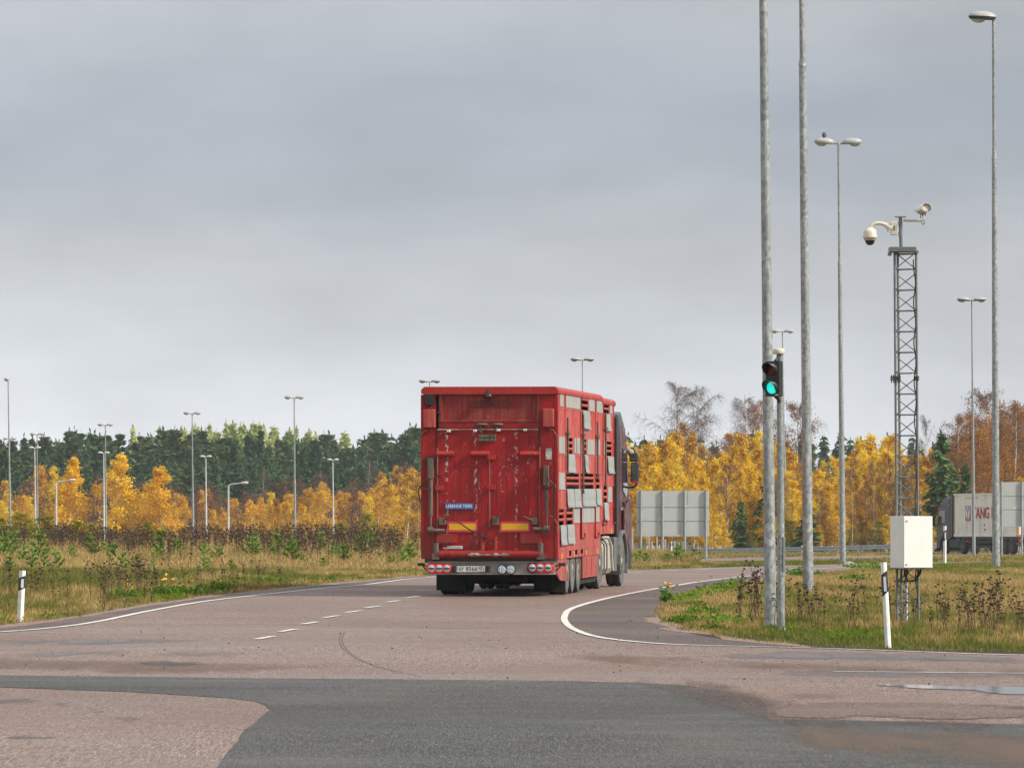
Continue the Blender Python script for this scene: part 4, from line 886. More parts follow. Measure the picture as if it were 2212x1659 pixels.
# lamps over the far car park on the left
lamp('street_lamp', (23, 1180), (17.5, 820), .12, .055, [(PI * .62, .75)], 'tall single-headed grey lamp at the far left edge', Y=545, gap=0)
for bx, tx, ty, Y, lab in ((637.5, 635.5, 859, 620, 'tallest grey twin-headed lamp left of the red truck'), (417.5, 415, 893, 690, 'grey twin-headed lamp right of the three bright yellow birches'), (229, 227.5, 918, 780, 'grey twin-headed lamp beside the middle bright yellow birch'), (81.5, 80, 938, 838, 'grey twin-headed lamp behind a shorter pale lamp near the left edge'), (21, 21, 948, 900, 'distant twin-headed lamp against the dark forest at the left edge')):
    Yn = 530 + (Y - 600) * .12; k_ = Yn / Y; lamp('street_lamp', (bx, 1190), (tx, ty), .14 * k_, .065 * k_, [(PI - .1, .85 * k_), (.12, .85 * k_)], lab, Y=Yn, gap=.1 * k_)
for bx, tx, ty, Y, lab in ((77, 75, 967, 700, 'short pale twin-headed lamp near the left edge'), (225, 224, 978, 720, 'short pale twin-headed lamp left of the middle bright yellow birch'), (446, 444.5, 986, 720, 'short pale twin-headed lamp over the dead weeds, middle left'), (720.5, 719, 993, 740, 'short pale twin-headed lamp closest to the red truck')):
    Yn = 545 + (Y - 700) * .2; k_ = Yn / Y; lamp('street_lamp', (bx, 1190), (tx, ty), .125 * k_, .07 * k_, [(PI - .1, .60 * k_), (.1, .60 * k_)], lab, Y=Yn, mat=M_WPOLE, shell=M_SHELL_W, gap=.08 * k_)
def arm_lamp(bx, py, Y, label):
    X = (bx - CX) / F * Y; z0 = float(G(X, Y)); h = at(bx, py, Y).z - z0; r = empty('arm_lamp', (X, Y, z0)); tag(r, label, 'street lamp')
    MB().tube([(0, 0, -.2), (0, 0, h - .35), (.04, 0, h - .12), (.18, 0, h), (1.1, 0, h + .10)], [.10, .07, .06, .05, .04], 10).build('pole', M_WPOLE, r)
    mb = MB().tube([(1.05, 0, h + .09), (1.2, 0, h + .12), (1.55, 0, h + .13), (1.72, 0, h + .10)], [.05, .10, .12, .05], 10); mb.build('lamp_head', M_SHELL_W, r)
arm_lamp(121.5, 1040, 560, 'low white lamp with one arm before a bright yellow birch')
arm_lamp(493.5, 1046, 560, 'low white lamp with one arm over the dead weeds')

# --- bird on the lamp
hd = Vector(dl.location) + (at(1811, 308, dl.location.y) - Vector(dl.location)) + Vector((-.55, 0, .155))
bird = empty('bird', hd); tag(bird, 'small dark bird perched on the left head of a twin street lamp', 'bird')
mb = MB()
Mb = Matrix.Translation((0, 0, .12)) @ Matrix.Rotation(math.radians(-62), 4, 'X')
mb.lathe([(0, -.15), (.05, -.11), (.085, -.03), (.09, .04), (.07, .10), (.05, .13), (.052, .165), (.045, .20), (.02, .225), (0, .23)], 14, Mb)
mb.tube([(0, -.06, .235), (0, -.12, .225)], [.014, .002], 6); mb.tube([(0, .1, .05), (0, .2, -.01)], [.04, .02], 6)
for s in (-1, 1): mb.tube([(s * .03, .0, .06), (s * .03, -.01, .0)], .008, 5)
mb.build('body', mk('bird_plumage', (.035, .033, .035), (.09, .085, .085), 14, rough=.8), bird)

# --- traffic light
X, Y = ground_px(1688, 1363); tl = empty('traffic_light', (X, Y, float(G(X, Y)))); tag(tl, 'traffic light showing green on a galvanised pole', 'traffic light')
px = 14000 / Y
def tl_at(x, y): p = at(x, y, Y) - Vector(tl.location); return p
t = tl_at(1684.5, 765)
mb = MB().tube([(0, 0, -.2), (t.x * .5, 0, t.z * .5), (t.x, 0, t.z)], [.052, .051, .048], 18); mb.build('pole', M_GALV_FINE, tl)
MB().tube([(0, 0, .0), (0, 0, .05)], [.062, .06], 18).build('base_collar', M_WPOLE, tl)
mb = MB().box((.02, -.058, .85), (.05, -.046, 1.35)); mb.build('service_hatch', M_GALV_FAR, tl, bevel=.004)
mb = MB(); q = tl_at(1683.5, 759); mb.lathe([(.082, -.04), (.086, -.036), (.086, .03), (.08, .038), (0, .042)], 24, Matrix.Translation((q.x - .01, 0, q.z))); mb.build('pole_cap', M_CREAM, tl)
c0, c1 = tl_at(1654, 781), tl_at(1687, 857)
w2 = (c1.x - c0.x) / 2; hc = Vector(((c0.x + c1.x) / 2, -.16, (c0.z + c1.z) / 2)); hh = (c0.z - c1.z) / 2
Mh = Matrix.Translation(hc) @ Matrix.Rotation(math.radians(-30), 4, 'Z')
mb = MB().box((-w2, -.05, .003), (w2, .07, hh)); mb.box((-w2, -.05, -hh), (w2, .07, -.003)); mb.box((-w2 * .9, -.045, -.003), (w2 * .9, .06, .003)); mb.xf(Mh)
hous = mb.build('signal_head', M_BLACK, tl, bevel=.012)
GRN = emis('signal_green', (.02, .80, .74), .85)
m_, t_, p_ = base_mat('signal_red_unlit'); p_.inputs['Base Color'].default_value = (.10, .006, .008, 1); p_.inputs['Roughness'].default_value = .3; RED = m_
rl = w2 * .80
for zc, mt in ((hh / 2, RED), (-hh / 2, GRN)):
    Ml = Mh @ Matrix.Translation((0, -.052, zc)) @ Matrix.Rotation(math.pi/2, 4, 'X')
    MB().lathe([(rl, 0), (rl * .9, .012), (rl * .5, .022), (0, .026)], 26, Ml).build('lens', mt, hous)
    vs, fs = [], []; n = 20
    for i in range(n + 1):
        a = math.radians(-35 + 250 * i / n); rr = rl * 1.08; ln = .20 if 20 < i * 250 / n < 230 else .12
        ca, sa = math.cos(a), math.sin(a)
        vs += [(rr * ca, -.05, zc + rr * sa), (rr * ca, -.05 - ln * (.55 + .45 * max(sa, 0)), zc + rr * sa), (rr * 1.05 * ca, -.05, zc + rr * 1.05 * sa), (rr * 1.05 * ca, -.05 - ln * (.55 + .45 * max(sa, 0)), zc + rr * 1.05 * sa)]
    for i in range(n):
        a, b = 4 * i, 4 * i + 4; fs += [(a, b, b+1, a+1), (a+2, a+3, b+3, b+2), (a+1, b+1, b+3, a+3)]
    MB().add(vs, fs, 0, True).xf(Mh).build('visor', M_BLACK, hous)
q = tl_at(1684, 768); e = Mh @ Vector((w2 * .2, 0, hh)); mb = MB().tube([(q.x, -.03, q.z), (q.x - .02, -.10, q.z - .03), e], .022, 8); q2 = tl_at(1686, 868); e2 = Mh @ Vector((w2 * .2, 0, -hh)); mb.tube([(q2.x - .02, -.05, q2.z), (q2.x - .03, -.12, q2.z + .03), e2], .022, 8); mb.build('bracket', M_BLACK, tl)
MB().box((w2 * .45, -.054, -hh + .012), (w2 * .9, -.051, -hh + .028)).xf(Mh).build('sticker', M_WHITE, hous)

# ------------------------------------------------------------------ camera mast
X, Y = ground_px(1960, 1353); M_MAST = mk('mast_steel', (.14, .152, .152), (.20, .215, .215), 6, rough=.55, metal=.2)
ms = empty('camera_mast', (X, Y, float(G(X, Y))), (0, 0, math.radians(0))); tag(ms, 'grey lattice mast carrying two surveillance cameras', 'mast')
def mp_(x, y): return at(x, y, Y) - Vector(ms.location)
bl, br_, tlp, trp = mp_(1938.5, 1353), mp_(1984.5, 1353), mp_(1932.5, 545), mp_(1979, 545)
topz = tlp.z; A0, B0 = Vector((bl.x, 0, 0)), Vector((br_.x, 0, 0)); A1, B1 = Vector((tlp.x, 0, topz)), Vector((trp.x, 0, topz))
C0, C1 = Vector((A0.x + .08, .25, 0)), Vector((A1.x + .06, .25, topz))
def lerp(a, b, t): return a + (b - a) * t
for a, b in ((A0, A1), (B0, B1), (C0, C1)):
    MB().tube([a + Vector((0, 0, -.2)), b], .019, 10).build('leg', M_MAST, ms)
nb = 18
for i in range(nb + 1):
    t = min(i / nb + .01, .995); a, b, c = lerp(A0, A1, t), lerp(B0, B1, t), lerp(C0, C1, t)
    MB().tube([a, b], .0115, 6, caps=False).tube([a, c], .009, 6, caps=False).tube([b, c], .009, 6, caps=False).build('cross_bar', M_MAST, ms)
    if i < nb:
        t2 = (i + 1) / nb; a2, b2, c2 = lerp(A0, A1, t2), lerp(B0, B1, t2), lerp(C0, C1, t2)
        yo = Vector((0, -.012, 0))
        MB().tube([a + yo, b2 + yo], .0085, 5, caps=False).build('diagonal_brace', M_MAST, ms); MB().tube([b - yo, a2 - yo], .0085, 5, caps=False).build('diagonal_brace', M_MAST, ms)
jz = mp_(1950, 820).z; mb = MB()
for z in (jz, jz + .035):
    t = z / topz; a, b = lerp(A0, A1, t), lerp(B0, B1, t); mb.box((a.x - .075, -.06, z - .012), (a.x + .075, .06, z + .012)); mb.box((b.x - .03, -.05, z - .012), (b.x + .03, .05, z + .012))
for dx in (-.06, -.03, .03, .06): mb.tube([(lerp(A0, A1, jz / topz).x + dx, -.03, jz - .05), (lerp(A0, A1, jz / topz).x + dx, -.03, jz + .07)], .008, 6)
mb.build('joint_flange', M_DKMETAL, ms)
a, b = mp_(1920, 533), mp_(1981, 545)
mb = MB().box((mp_(1921, 0).x, -.10, mp_(0, 545).z), (mp_(1979, 0).x, .25, mp_(0, 534).z)); mb.box((mp_(1919, 0).x, -.08, mp_(0, 552).z), (mp_(1926, 0).x, .2, mp_(0, 545).z)); mb.box((mp_(1976, 0).x, -.05, mp_(0, 548).z), (mp_(1984, 0).x, .06, mp_(0, 541).z)); mb.build('top_plate', M_MAST, ms, bevel=.006)
q0, q1 = mp_(1946.5, 534), mp_(1945, 470); mb = MB().tube([q0, q1], .026, 14)
for y in (480, 487, 509): q = mp_(1945.3, y); mb.tube([q + Vector((0, 0, -.012)), q + Vector((0, 0, .012))], .031, 14)
mb.box((q1.x - .08, -.05, q1.z), (q1.x + .08, .05, q1.z + .015)); mb.build('top_tube', M_MAST, ms)
# cable along the right leg and conduit below the cabinet
mb = MB().tube([lerp(B0, B1, t) + Vector((-.03 - .015 * math.sin(t * 60), -.03, 0)) for t in np.linspace(.05, .98, 60)], .009, 6); mb.build('cable', M_BLACK, ms)
q = mp_(1958, 1345); mb = MB().tube([(q.x, .1, -.1), (q.x, .1, mp_(0, 1228).z)], .027, 12); mb.build('conduit', M_WPOLE, ms)
for pts in ([(1948, 1228), (1946, 1250), (1952, 1262), (1957, 1246), (1960, 1230)], [(1954, 1228), (1953, 1243), (1962, 1255), (1978, 1252), (1988, 1238), (1990, 1228)], [(1990, 1228), (1984, 1240), (1978, 1246)]):
    q = [mp_(*p) for p in pts]; MB().tube([(p.x, -.05, p.z) for p in q], .011, 6).build('cable', M_BLACK, ms)
MY = Y
# control cabinet on the mast
p0 = at(1926, 1227, MY - .25); cab2 = empty('control_cabinet', at(1970, 1227, MY - .32)); tag(cab2, 'white metal control cabinet mounted on the lattice mast', 'cabinet')
ppm = F / MY; wfr = 64 / ppm; dep = 25 / ppm; yaw = math.radians(24); hgt = 112 / ppm
Wc, Dc = wfr / math.cos(yaw), dep / math.sin(yaw)
Mc = Matrix.Rotation(yaw, 4, 'Z'); x0 = -Wc * .30
mb = MB().box((x0, 0, 0), (x0 + Wc, Dc, hgt - .002)); mb.xf(Mc); body = mb.build('cabinet_body', M_CAB, cab2, bevel=.006)
mb = MB().box((x0 + .003, -.018, .006), (x0 + Wc - .002, -.002, hgt - .006)); mb.xf(Mc); dr = mb.build('door', M_CAB, cab2, bevel=.005)
for z in (.055, hgt - .07):
    mb = MB().box((x0 + .03, -.026, z - .016), (x0 + .062, -.0185, z + .016)); mb.xf(Mc); lk = mb.build('lock', M_SHELL_W, dr, bevel=.003)
    MB().lathe([(.006, 0), (.006, .003), (0, .003)], 10, Mc @ Matrix.Translation((x0 + .046, -.026, z)) @ Matrix.Rotation(math.pi/2, 4, 'X')).build('keyhole', M_BLACK, lk)
MB().box((x0 - .02, -.02, -.014), (x0 + Wc + .005, Dc, -.002)).xf(Mc).build('bottom_plate', M_DKMETAL, cab2)
# dome camera
S = lambda x, y: (2780 + x / 4.609) * K
def cp(x, y): return at((2780 + x / 4.609) * K, (620 + y / 4.609) * K, MY)
dc = empty('dome_camera', cp(685, 600)); tag(dc, 'cream dome camera hanging from a curved arm on the mast', 'camera')
def dcp(x, y, yo=0): v = cp(x, y) - Vector(dc.location); return Vector((v.x, yo, v.z))
a, b = dcp(630, 690), dcp(732, 492); MB().box((a.x, -.05, a.z), (b.x, .06, b.z)).build('junction_box', M_CREAM, dc, bevel=.008)
mb = MB()
for y in (570, 607): q = dcp(680, y); mb.lathe([(.013, 0), (.013, .004), (0, .004)], 12, Matrix.Translation((q.x, -.05, q.z)) @ Matrix.Rotation(math.pi/2, 4, 'X'))
mb.build('cable_gland', M_BLACK, dc)
mb = MB().tube([dcp(632, 600), dcp(600, 570), dcp(560, 545), dcp(500, 520), dcp(440, 513), dcp(385, 525), dcp(345, 550), dcp(320, 590)], [.075, .05, .035, .029, .028, .028, .028, .03], 14); mb.build('arm', M_CREAM, dc)
q = dcp(316, 740); s = .2170e-3 * MY * 1.0 / 4.609 * K * 1.0
u = (cp(1, 0) - cp(0, 0)).x
mb = MB().lathe([(.0, 165*u), (45*u, 160*u), (55*u, 140*u), (88*u, 130*u), (98*u, 95*u), (108*u, 15*u), (108*u, 5*u), (92*u, 2*u), (90*u, -30*u), (80*u, -34*u)], 28, Matrix.Translation(q)); mb.build('housing', M_CREAM, dc)
mb = MB().lathe([(72*u, -34*u), (70*u, -60*u), (52*u, -90*u), (25*u, -105*u), (0, -108*u)], 24, Matrix.Translation(q)); mb.build('dome', M_GLASSDK, dc)
for y in (510, 660): MB().tube([dcp(730, y), dcp(775, y)], .012, 6).build('bracket', M_GALV_FAR, dc)
# box camera
bc = empty('bullet_camera', cp(1130, 380)); tag(bc, 'white hooded box camera on a bent arm at the mast top', 'camera')
def bcp(x, y, yo=0): v = cp(x, y) - Vector(bc.location); return Vector((v.x, yo, v.z))
mb = MB().tube([bcp(820, 470), bcp(870, 472), bcp(1050, 474), bcp(1100, 462), bcp(1125, 435), bcp(1132, 390)], [.018, .021, .021, .021, .021, .018], 10); mb.build('arm', M_CREAM, bc)
for x in (1110, 1150): MB().tube([bcp(x, 405), bcp(x + (1130 - x) * .3, 350)], .012, 6).build('bracket', M_DKMETAL, bc)
MB().tube([bcp(1083, 335, .05), bcp(1085, 420, .05), bcp(1090, 490, .03), bcp(1115, 535, .0), bcp(1138, 525, 0), bcp(1128, 450, 0)], .006, 5).build('cable', M_BLACK, bc)
Mc2 = Matrix.Translation(bcp(1150, 297, -.10)) @ Matrix.Rotation(math.radians(16), 4, 'Z') @ Matrix.Rotation(math.radians(-6), 4, 'X') @ Matrix.Rotation(math.pi/2, 4, 'X')
# z of this frame points towards the viewer
mb = MB().lathe([(0, -.24), (48*u, -.24), (60*u, -.22), (62*u, 0.0), (56*u, .012), (38*u, .012)], 22, Mc2 @ Matrix.Diagonal((1.12, .95, 1, 1))); hb = mb.build('housing', M_CREAM, bc)
MB().lathe([(38*u, .008), (34*u, -.01), (0, -.006)], 20, Mc2).build('lens', M_GLASSDK, hb)
vs, fs = [], []
for i in range(13):
    a = math.radians(-18 + 216 * i / 12)
    for z in (-.26, .05):
        for rr in (70 * u, 74 * u): vs.append(Mc2 @ Vector((rr * 1.15 * math.cos(a), rr * math.sin(a), z)))
for i in range(12):
    p = 4 * i; q = p + 4; fs += [(p, q, q+2, p+2), (p+1, p+3, q+3, q+1), (p+2, q+2, q+3, p+3), (p, p+1, q+1, q)]
MB().add(vs, fs, 0, True).build('sun_hood', M_WHITE, bc)

# ------------------------------------------------------------------ marker posts
def marker(base, toppx, label, Y=None, w=.105, face=0.1, lean=(0, 0)):
    if Y is None: X, Y = ground_px(*base)
    else: X = (base[0] - CX) / F * Y
    z0 = float(G(X, Y)); h = at(0, toppx, Y).z - z0; r = empty('marker_post', (X, Y, z0), (lean[0], lean[1], face)); tag(r, label, 'marker post')
    d = w * .5; wd = w / 2
    sec = [(-wd, 0), (-wd * .6, -d * .7), (0, -d), (wd * .6, -d * .7), (wd, 0), (wd * .5, d * .35), (-wd * .5, d * .35)]
    def seg(zl, zr, tl_, tr_, e=0, mat=0):
        mb = MB(); n = len(sec); s = 1 + e
        def zz(x, a, b): return a + (b - a) * (x + wd) / (2 * wd)
        vs = [(x * s, y * s, zz(x, zl, zr)) for x, y in sec] + [(x * s, y * s, zz(x, tl_, tr_)) for x, y in sec]
        return mb.add(vs, [tuple(reversed(range(n))), tuple(range(n, 2*n))] + [(k, (k+1) % n, n + (k+1) % n, n + k) for k in range(n)])
    seg(-.15, -.15, h, h).build('post_body', M_POSTW, r)
    seg(h * .60, h * .665, h * .855, h * .905, .03).build('black_band', M_BLACK, r)
    mb = MB(); mb.box((-wd * .30, -d * 1.12, h * .665), (wd * .55, -d * 1.04, h * .835)); mb.build('reflector', M_REFL, r)
    return r
marker((1919, 1402), 1214, 'black and white marker post in front of the lattice mast', w=.078, face=-.1, lean=(0, -.055))
marker((43.5, 1343), 1232, 'black and white marker post at the far left road edge', w=.10, lean=(0, .045))
marker((2041, 1215), 1136, 'black and white marker post in front of the dark truck cab', Y=240, w=.12)
marker((1450, 1198), 1170, 'small distant marker post below the left blank sign board', Y=455, w=.14)
marker((1732, 1199), 1178, 'small distant marker post by the guard rail between the poles', Y=460, w=.13)
# ------------------------------------------------------------------ sign boards seen from behind
M_SIGN = mk('sign_back_aluminium', (.50, .52, .51), (.45, .47, .46), 2, rough=.55, metal=.15)
M_SPOST = mk('sign_post_steel', (.27, .30, .30), (.36, .39, .39), 5, rough=.5, metal=.2)
def board(name, Y, x0, x1, y0, y1, posts, rows, base_y, label, extra=()):
    xc = (x0 + x1) / 2; X = (xc - CX) / F * Y; z0 = float(G(X, Y)); r = empty(name, (X, Y, z0), (0, 0, math.radians(3))); tag(r, label, 'road sign')
    def q(x, y): v = at(x, y, Y) - Vector(r.location); return v
    a, b = q(x0, y1), q(x1, y0); zs = [b.z] + [q(0, y).z for y in rows] + [a.z]
    for i in range(len(zs) - 1):
        mb = MB().box((a.x, 0, zs[i+1] + .012), (b.x, .03, zs[i] - .012)); mb.build('panel', M_SIGN, r, bevel=.004, seg=1)
        mb = MB().box((a.x + .01, .008, zs[i+1] - .012), (b.x - .01, .022, zs[i+1] + .012)); 
        if i < len(zs) - 2: mb.build('joint_rail', M_DKMETAL, r)
    for x in posts:
        p = q(x, 0).x; mb = MB().tube([(p, -.07, -.2), (p, -.07, b.z + .03)], .058, 12); po = mb.build('post', M_SPOST, r)
        for z in zs[1:-1]: MB().box((p - .08, -.10, z - .05), (p + .08, 0, z - .015)).build('clamp', M_SPOST, po)
    for x, y, w, h in extra:
        v = q(x, y); MB().box((v.x, -.006, v.z), (v.x + w, -.002, v.z + h)).build('sticker' if w > h else 'seam_strip', M_WHITE if w > h else M_SPOST, r)
board('road_sign', 300, 1375, 1532, 1060, 1159, (1384, 1431, 1479, 1525), (1096, 1126), 1215, 'back of a wide grey sign board on four posts beside the red truck', ((1419, 1125, .16, .06), (1480, 1094.5, .16, .06), (1463, 1158, .18, .06), (1485, 1094, .02, .7), (1469, 1157, .02, .62)))
board('road_sign', 362, 2160, 2290, 1041, 1138, (2163, 2207, 2251), (1072, 1101), 1200, 'back of a grey sign board cut by the right edge of the photo', ((2190, 1098, .16, .06),))
# ------------------------------------------------------------------ guard rail with posts
GR = [((1420, 1192), 500), ((1480, 1190), 478), ((1640, 1187.5), 462), ((1780, 1185), 455), ((1924, 1181), 446), ((2060, 1177.5), 446), ((2240, 1174), 446), ((2420, 1171), 446)]
Yg = GR[0][1]; X = (GR[0][0][0] - CX) / F * Yg; g = empty('guard_rail', (X, Yg, float(G0(Yg)))); tag(g, 'galvanised guard rail along the far road below the golden trees', 'guard rail')
pts = [at(p[0], p[1], Yq) - Vector(g.location) for p, Yq in GR]
prof = [(0, -.15), (.05, -.12), (.05, -.05), (0, 0), (.05, .05), (.05, .12), (0, .15)]
vs, fs = [], []; n = len(prof)
for p in pts:
    for dy, dz in prof: vs.append((p.x, p.y - dy, p.z + dz))
for i in range(len(pts) - 1):
    for k in range(n - 1): fs.append((i*n+k, i*n+k+1, (i+1)*n+k+1, (i+1)*n+k))
MB().add(vs, fs, 0, False).build('rail', mk('guard_rail_zinc', (.36, .40, .42), (.28, .31, .33), 1.5, rough=.4, metal=.3), g)
tot = 0
for i in range(len(pts) - 1):
    n = max(1, int(round((pts[i+1] - pts[i]).length / 2.4)))
    for k in range(n):
        p = pts[i].lerp(pts[i+1], (k + .3) / n); zb = float(G0(Yg + p.y)) - g.location.z - .1; MB().box((p.x - .045, p.y + .005, zb), (p.x + .045, p.y + .09, p.z + .12)).build('post', M_GALV_FAR, g)
# fence posts behind the left sign
M_FP = mk('fence_post_grey', (.48, .47, .45), (.36, .35, .33), 8, rough=.7)
for i, (x, y0, y1) in enumerate(((1366, 1143, 1200), (1402, 1156, 1200), (1419, 1160, 1200), (1437, 1165, 1200), (1457, 1168, 1200), (1476, 1170, 1200), (1498, 1175, 1200))):
    Yp = 430 + i * 9; Xp = (x - CX) / F * Yp; z = float(G0(Yp)); o = MB().prism([(-.06, -.05), (.06, -.05), (.06, .05), (-.06, .05)], -.2, at(0, y0, Yp).z - z, 'z').build('fence_post', M_FP, bevel=.02); o.location = (Xp, Yp, z)
    tag(o, 'pale fence post below and behind the left sign board', 'fence post', 'fence posts behind the sign board')
# stone by the road
Xs, Ys = ground_px(1831, 1224); st = MB().lathe([(0, 0), (.16, .02), (.2, .09), (.15, .17), (.06, .21), (0, .215)], 9, Matrix.Diagonal((1.3, .9, 1, 1)) @ Matrix.Rotation(.1, 4, 'Y'), smooth=False).build('stone', mk('pale_stone', (.5, .48, .45), (.18, .16, .15), 9, rough=.9)); st.location = (Xs, Ys - 1, float(G0(Ys)) - .03)
tag(st, 'pale stone at the grass edge left of the white cabinet', 'stone')

# ------------------------------------------------------------------ dark truck with the white container
BY = math.radians(16); Yr = 422.0; Xr = (2197 - CX) / F * Yr
zt = float(G0(428)) + .012
bt = empty('container_truck', (Xr + 1.22 * math.cos(BY), Yr + 1.22 * math.sin(BY), zt), (0, 0, BY)); tag(bt, 'dark blue container truck partly hidden behind the poles, far right', 'truck')
NAVY = mk('navy_paint', (.012, .016, .034), (.018, .023, .042), 3, rough=.35)
NAVY2 = mk('navy_fairing', (.055, .062, .085), (.045, .05, .07), 3, rough=.35)
MAT_B = mk('undercarriage_grey', (.03, .03, .032), (.055, .052, .05), 5, rough=.8)
def bwheel(x, y, side):
    Rm = Matrix.Translation((x, y, .52)) @ Matrix.Rotation(math.pi / 2 * side, 4, 'Y'); r, h = .52, .16
    t = MB().lathe([(r*.58, h*.9), (r*.8, h), (r*.95, h*.9), (r, h*.7), (r, -h*.7), (r*.95, -h*.9), (r*.58, -h)], 32, Rm).build('wheel', M_RUBBER, bt)
    MB().lathe([(r*.58, h*.88), (r*.5, h*.3), (r*.3, h*.4), (r*.2, h*.9), (0, h)], 20, Rm).build('rim', mk('rim_grey_brown', (.16, .12, .10), (.10, .08, .07), 8, rough=.6), t)
CL = 12.19
for y in (1.1, 2.4, 3.7): bwheel(-1.08, y, -1); bwheel(1.08, y, 1)
yd2 = 10.4
bwheel(-1.08, yd2, -1); bwheel(1.08, yd2, 1); bwheel(-1.05, yd2 + 3.7, -1); bwheel(1.05, yd2 + 3.7, 1)
MB().box((-.55, .1, .72), (.55, 11.6, 1.0)).box((-1.15, .05, .98), (1.15, 11.9, 1.16)).box((-.5, 8.8, .55), (.5, 15.0, .95)).box((-1.05, 4.6, .55), (1.05, 9.4, .62)).build('chassis', MAT_B, bt)
mb = MB().box((-1.2, 5.0, .42), (-1.16, 9.2, .56)); mb.box((-1.2, 5.0, .74), (-1.16, 9.2, .88)); mb.box((-1.18, 5.4, .42), (-1.1, 5.5, 1.0)); mb.box((-1.18, 8.6, .42), (-1.1, 8.7, 1.0)); mb.build('side_guard', MAT_B, bt)
mb = MB().box((-1.2, 10.98, .40), (-.5, 13.1, .98)); mb.build('fuel_tank', MAT_B, bt, bevel=.06)
MB().box((-1.22, .2, .62), (-.8, .3, 1.0)).box((.8, .2, .62), (1.22, .3, 1.0)).box((-1.2, .02, .6), (1.2, .1, .72)).build('rear_underrun_bar', MAT_B, bt)
for x in (-1.0, -.55, .55, 1.0): MB().box((x - .09, -.02, .84), (x + .09, .018, .97)).build('tail_light', R_LRED, bt, bevel=.01)
for y in (9.1, 9.5): MB().box((-1.22, y - .07, .80), (-1.165, y + .07, .92)).build('tail_light', R_LRED, bt, bevel=.01)
for yy in (yd2,): 
    ar = [(yy + .62 * math.cos(math.radians(a)), .52 + .62 * math.sin(math.radians(a))) for a in range(10, 171, 16)]; ai = [(yy + .57 * math.cos(math.radians(a)), .52 + .57 * math.sin(math.radians(a))) for a in range(10, 171, 16)]
    mb = MB()
    for i in range(len(ar) - 1): mb.prism([ar[i], ar[i+1], ai[i+1], ai[i]], -1.25, -.9, 'x'); mb.prism([ar[i], ar[i+1], ai[i+1], ai[i]], .9, 1.25, 'x')
    mb.build('mudguard', MAT_B, bt)
yc = 12.75; ye = yd2 + 3.7 + 1.35
mb = MB().prism([(yc, 1.0), (yc, 3.35), (yc + 1.5, 3.3), (ye - .35, 3.05), (ye - .02, 2.0), (ye, .95), (ye - .05, .35), (yd2 + 3.7 + .68, .35), (yd2 + 3.7 + .6, .85), (yd2 + 3.7 + .3, 1.12), (yd2 + 3.7 - .3, 1.12), (yd2 + 3.7 - .6, .85)], -1.24, 1.24, 'x'); cb = mb.build('cab', NAVY, bt, bevel=.06, seg=3)
mb = MB().prism([(yc + .3, 3.3), (yc + .3, 3.78), (yc + .8, 3.80), (yc + 1.4, 3.72), (ye - .4, 3.25), (ye - .35, 3.06), (yc + 1.5, 3.28)], -1.20, 1.20, 'x'); mb.build('roof_fairing', NAVY2, cb, bevel=.08, seg=3)
for sx in (-1.24, 1.14): MB().box((sx, 12.32, 1.1), (sx + .10, yc - .01, 3.9)).build('side_deflector', NAVY, cb, bevel=.02)
mb = MB().prism([(yc + .95, 2.15), (yc + .95, 2.95), (ye - .62, 2.90), (ye - .2, 2.15), (ye - .5, 1.95)], -1.252, -1.241, 'x'); mb.build('side_window', mk('window_tint', (.09, .07, .03), (.04, .035, .02), 3, rough=.1), cb)
mb = MB().box((-1.25, yc + .15, 3.02), (-1.241, ye - .45, 3.06)); mb.box((-1.25, yc + .3, 1.72), (-1.241, ye - .1, 1.76)); mb.build('trim_strip', NAVY2, cb)
mb = MB().box((-1.60, ye - .12, 1.95), (-1.36, ye + .02, 2.55)); mb.tube([(-1.48, ye - .05, 2.5), (-1.2, ye - .1, 2.75)], .03, 6); mb.tube([(-1.48, ye - .05, 2.0), (-1.2, ye - .1, 1.95)], .03, 6); mb.build('mirror', M_BLACK, cb, bevel=.02)
MB().box((-1.2, ye - .04, .32), (1.2, ye + .05, .8)).build('front_bumper', NAVY, cb, bevel=.05)
# container on top
CW = mk('container_off_white', (.80, .78, .69), (.72, .69, .60), 1.2, rough=.6, dirt=(.30, .23, .15), dscale=1.4, dlo=.56, dhi=.85)
CO = mk('container_rust_orange', (.42, .20, .05), (.30, .12, .035), 4, rough=.7)
CRED = mk('container_red_letters', (.46, .025, .03), (.38, .02, .026), 5, rough=.6)
CBLU = mk('container_blue', (.03, .16, .45), (.025, .13, .38), 5, rough=.6)
ct = empty('shipping_container', tuple(Vector(bt.location) + Vector((0, 0, 1.165))), (0, 0, BY)); tag(ct, 'white corrugated shipping container with red YANG lettering, on the dark truck', 'container')
HB = 2.86
def corr(x, sgn):
    mb = MB(); y = .15; vs = []; st_ = .278
    while y < CL - .15:
        for dy, d in ((0, 0), (.072, 0), (.14, .036), (.21, .036)): 
            if y + dy < CL - .12: vs.append((x - sgn * d, y + dy))
        y += st_
    n = len(vs); V3 = [(p[0], p[1], .16) for p in vs] + [(p[0], p[1], HB - .11) for p in vs]
    return mb.add(V3, [(i, i+1, n+i+1, n+i) for i in range(n - 1)]).build('side_panel', CW, ct, normals=False)
sp_l = corr(-1.205, -1); corr(1.205, 1)
mb = MB().box((-1.219, .12, .0), (-1.14, CL - .12, .16)); mb.box((1.14, .12, 0), (1.219, CL - .12, .16)); mb.box((-1.219, .12, HB - .11), (-1.15, CL - .12, HB)); mb.box((1.15, .12, HB - .11), (1.219, CL - .12, HB)); mb.build('side_rail', CW, ct)
MB().box((-1.15, .1, HB - .035), (1.15, CL - .05, HB - .012)).build('roof', mk('container_roof', (.66, .65, .6), (.58, .56, .5), 2, rough=.6), ct)
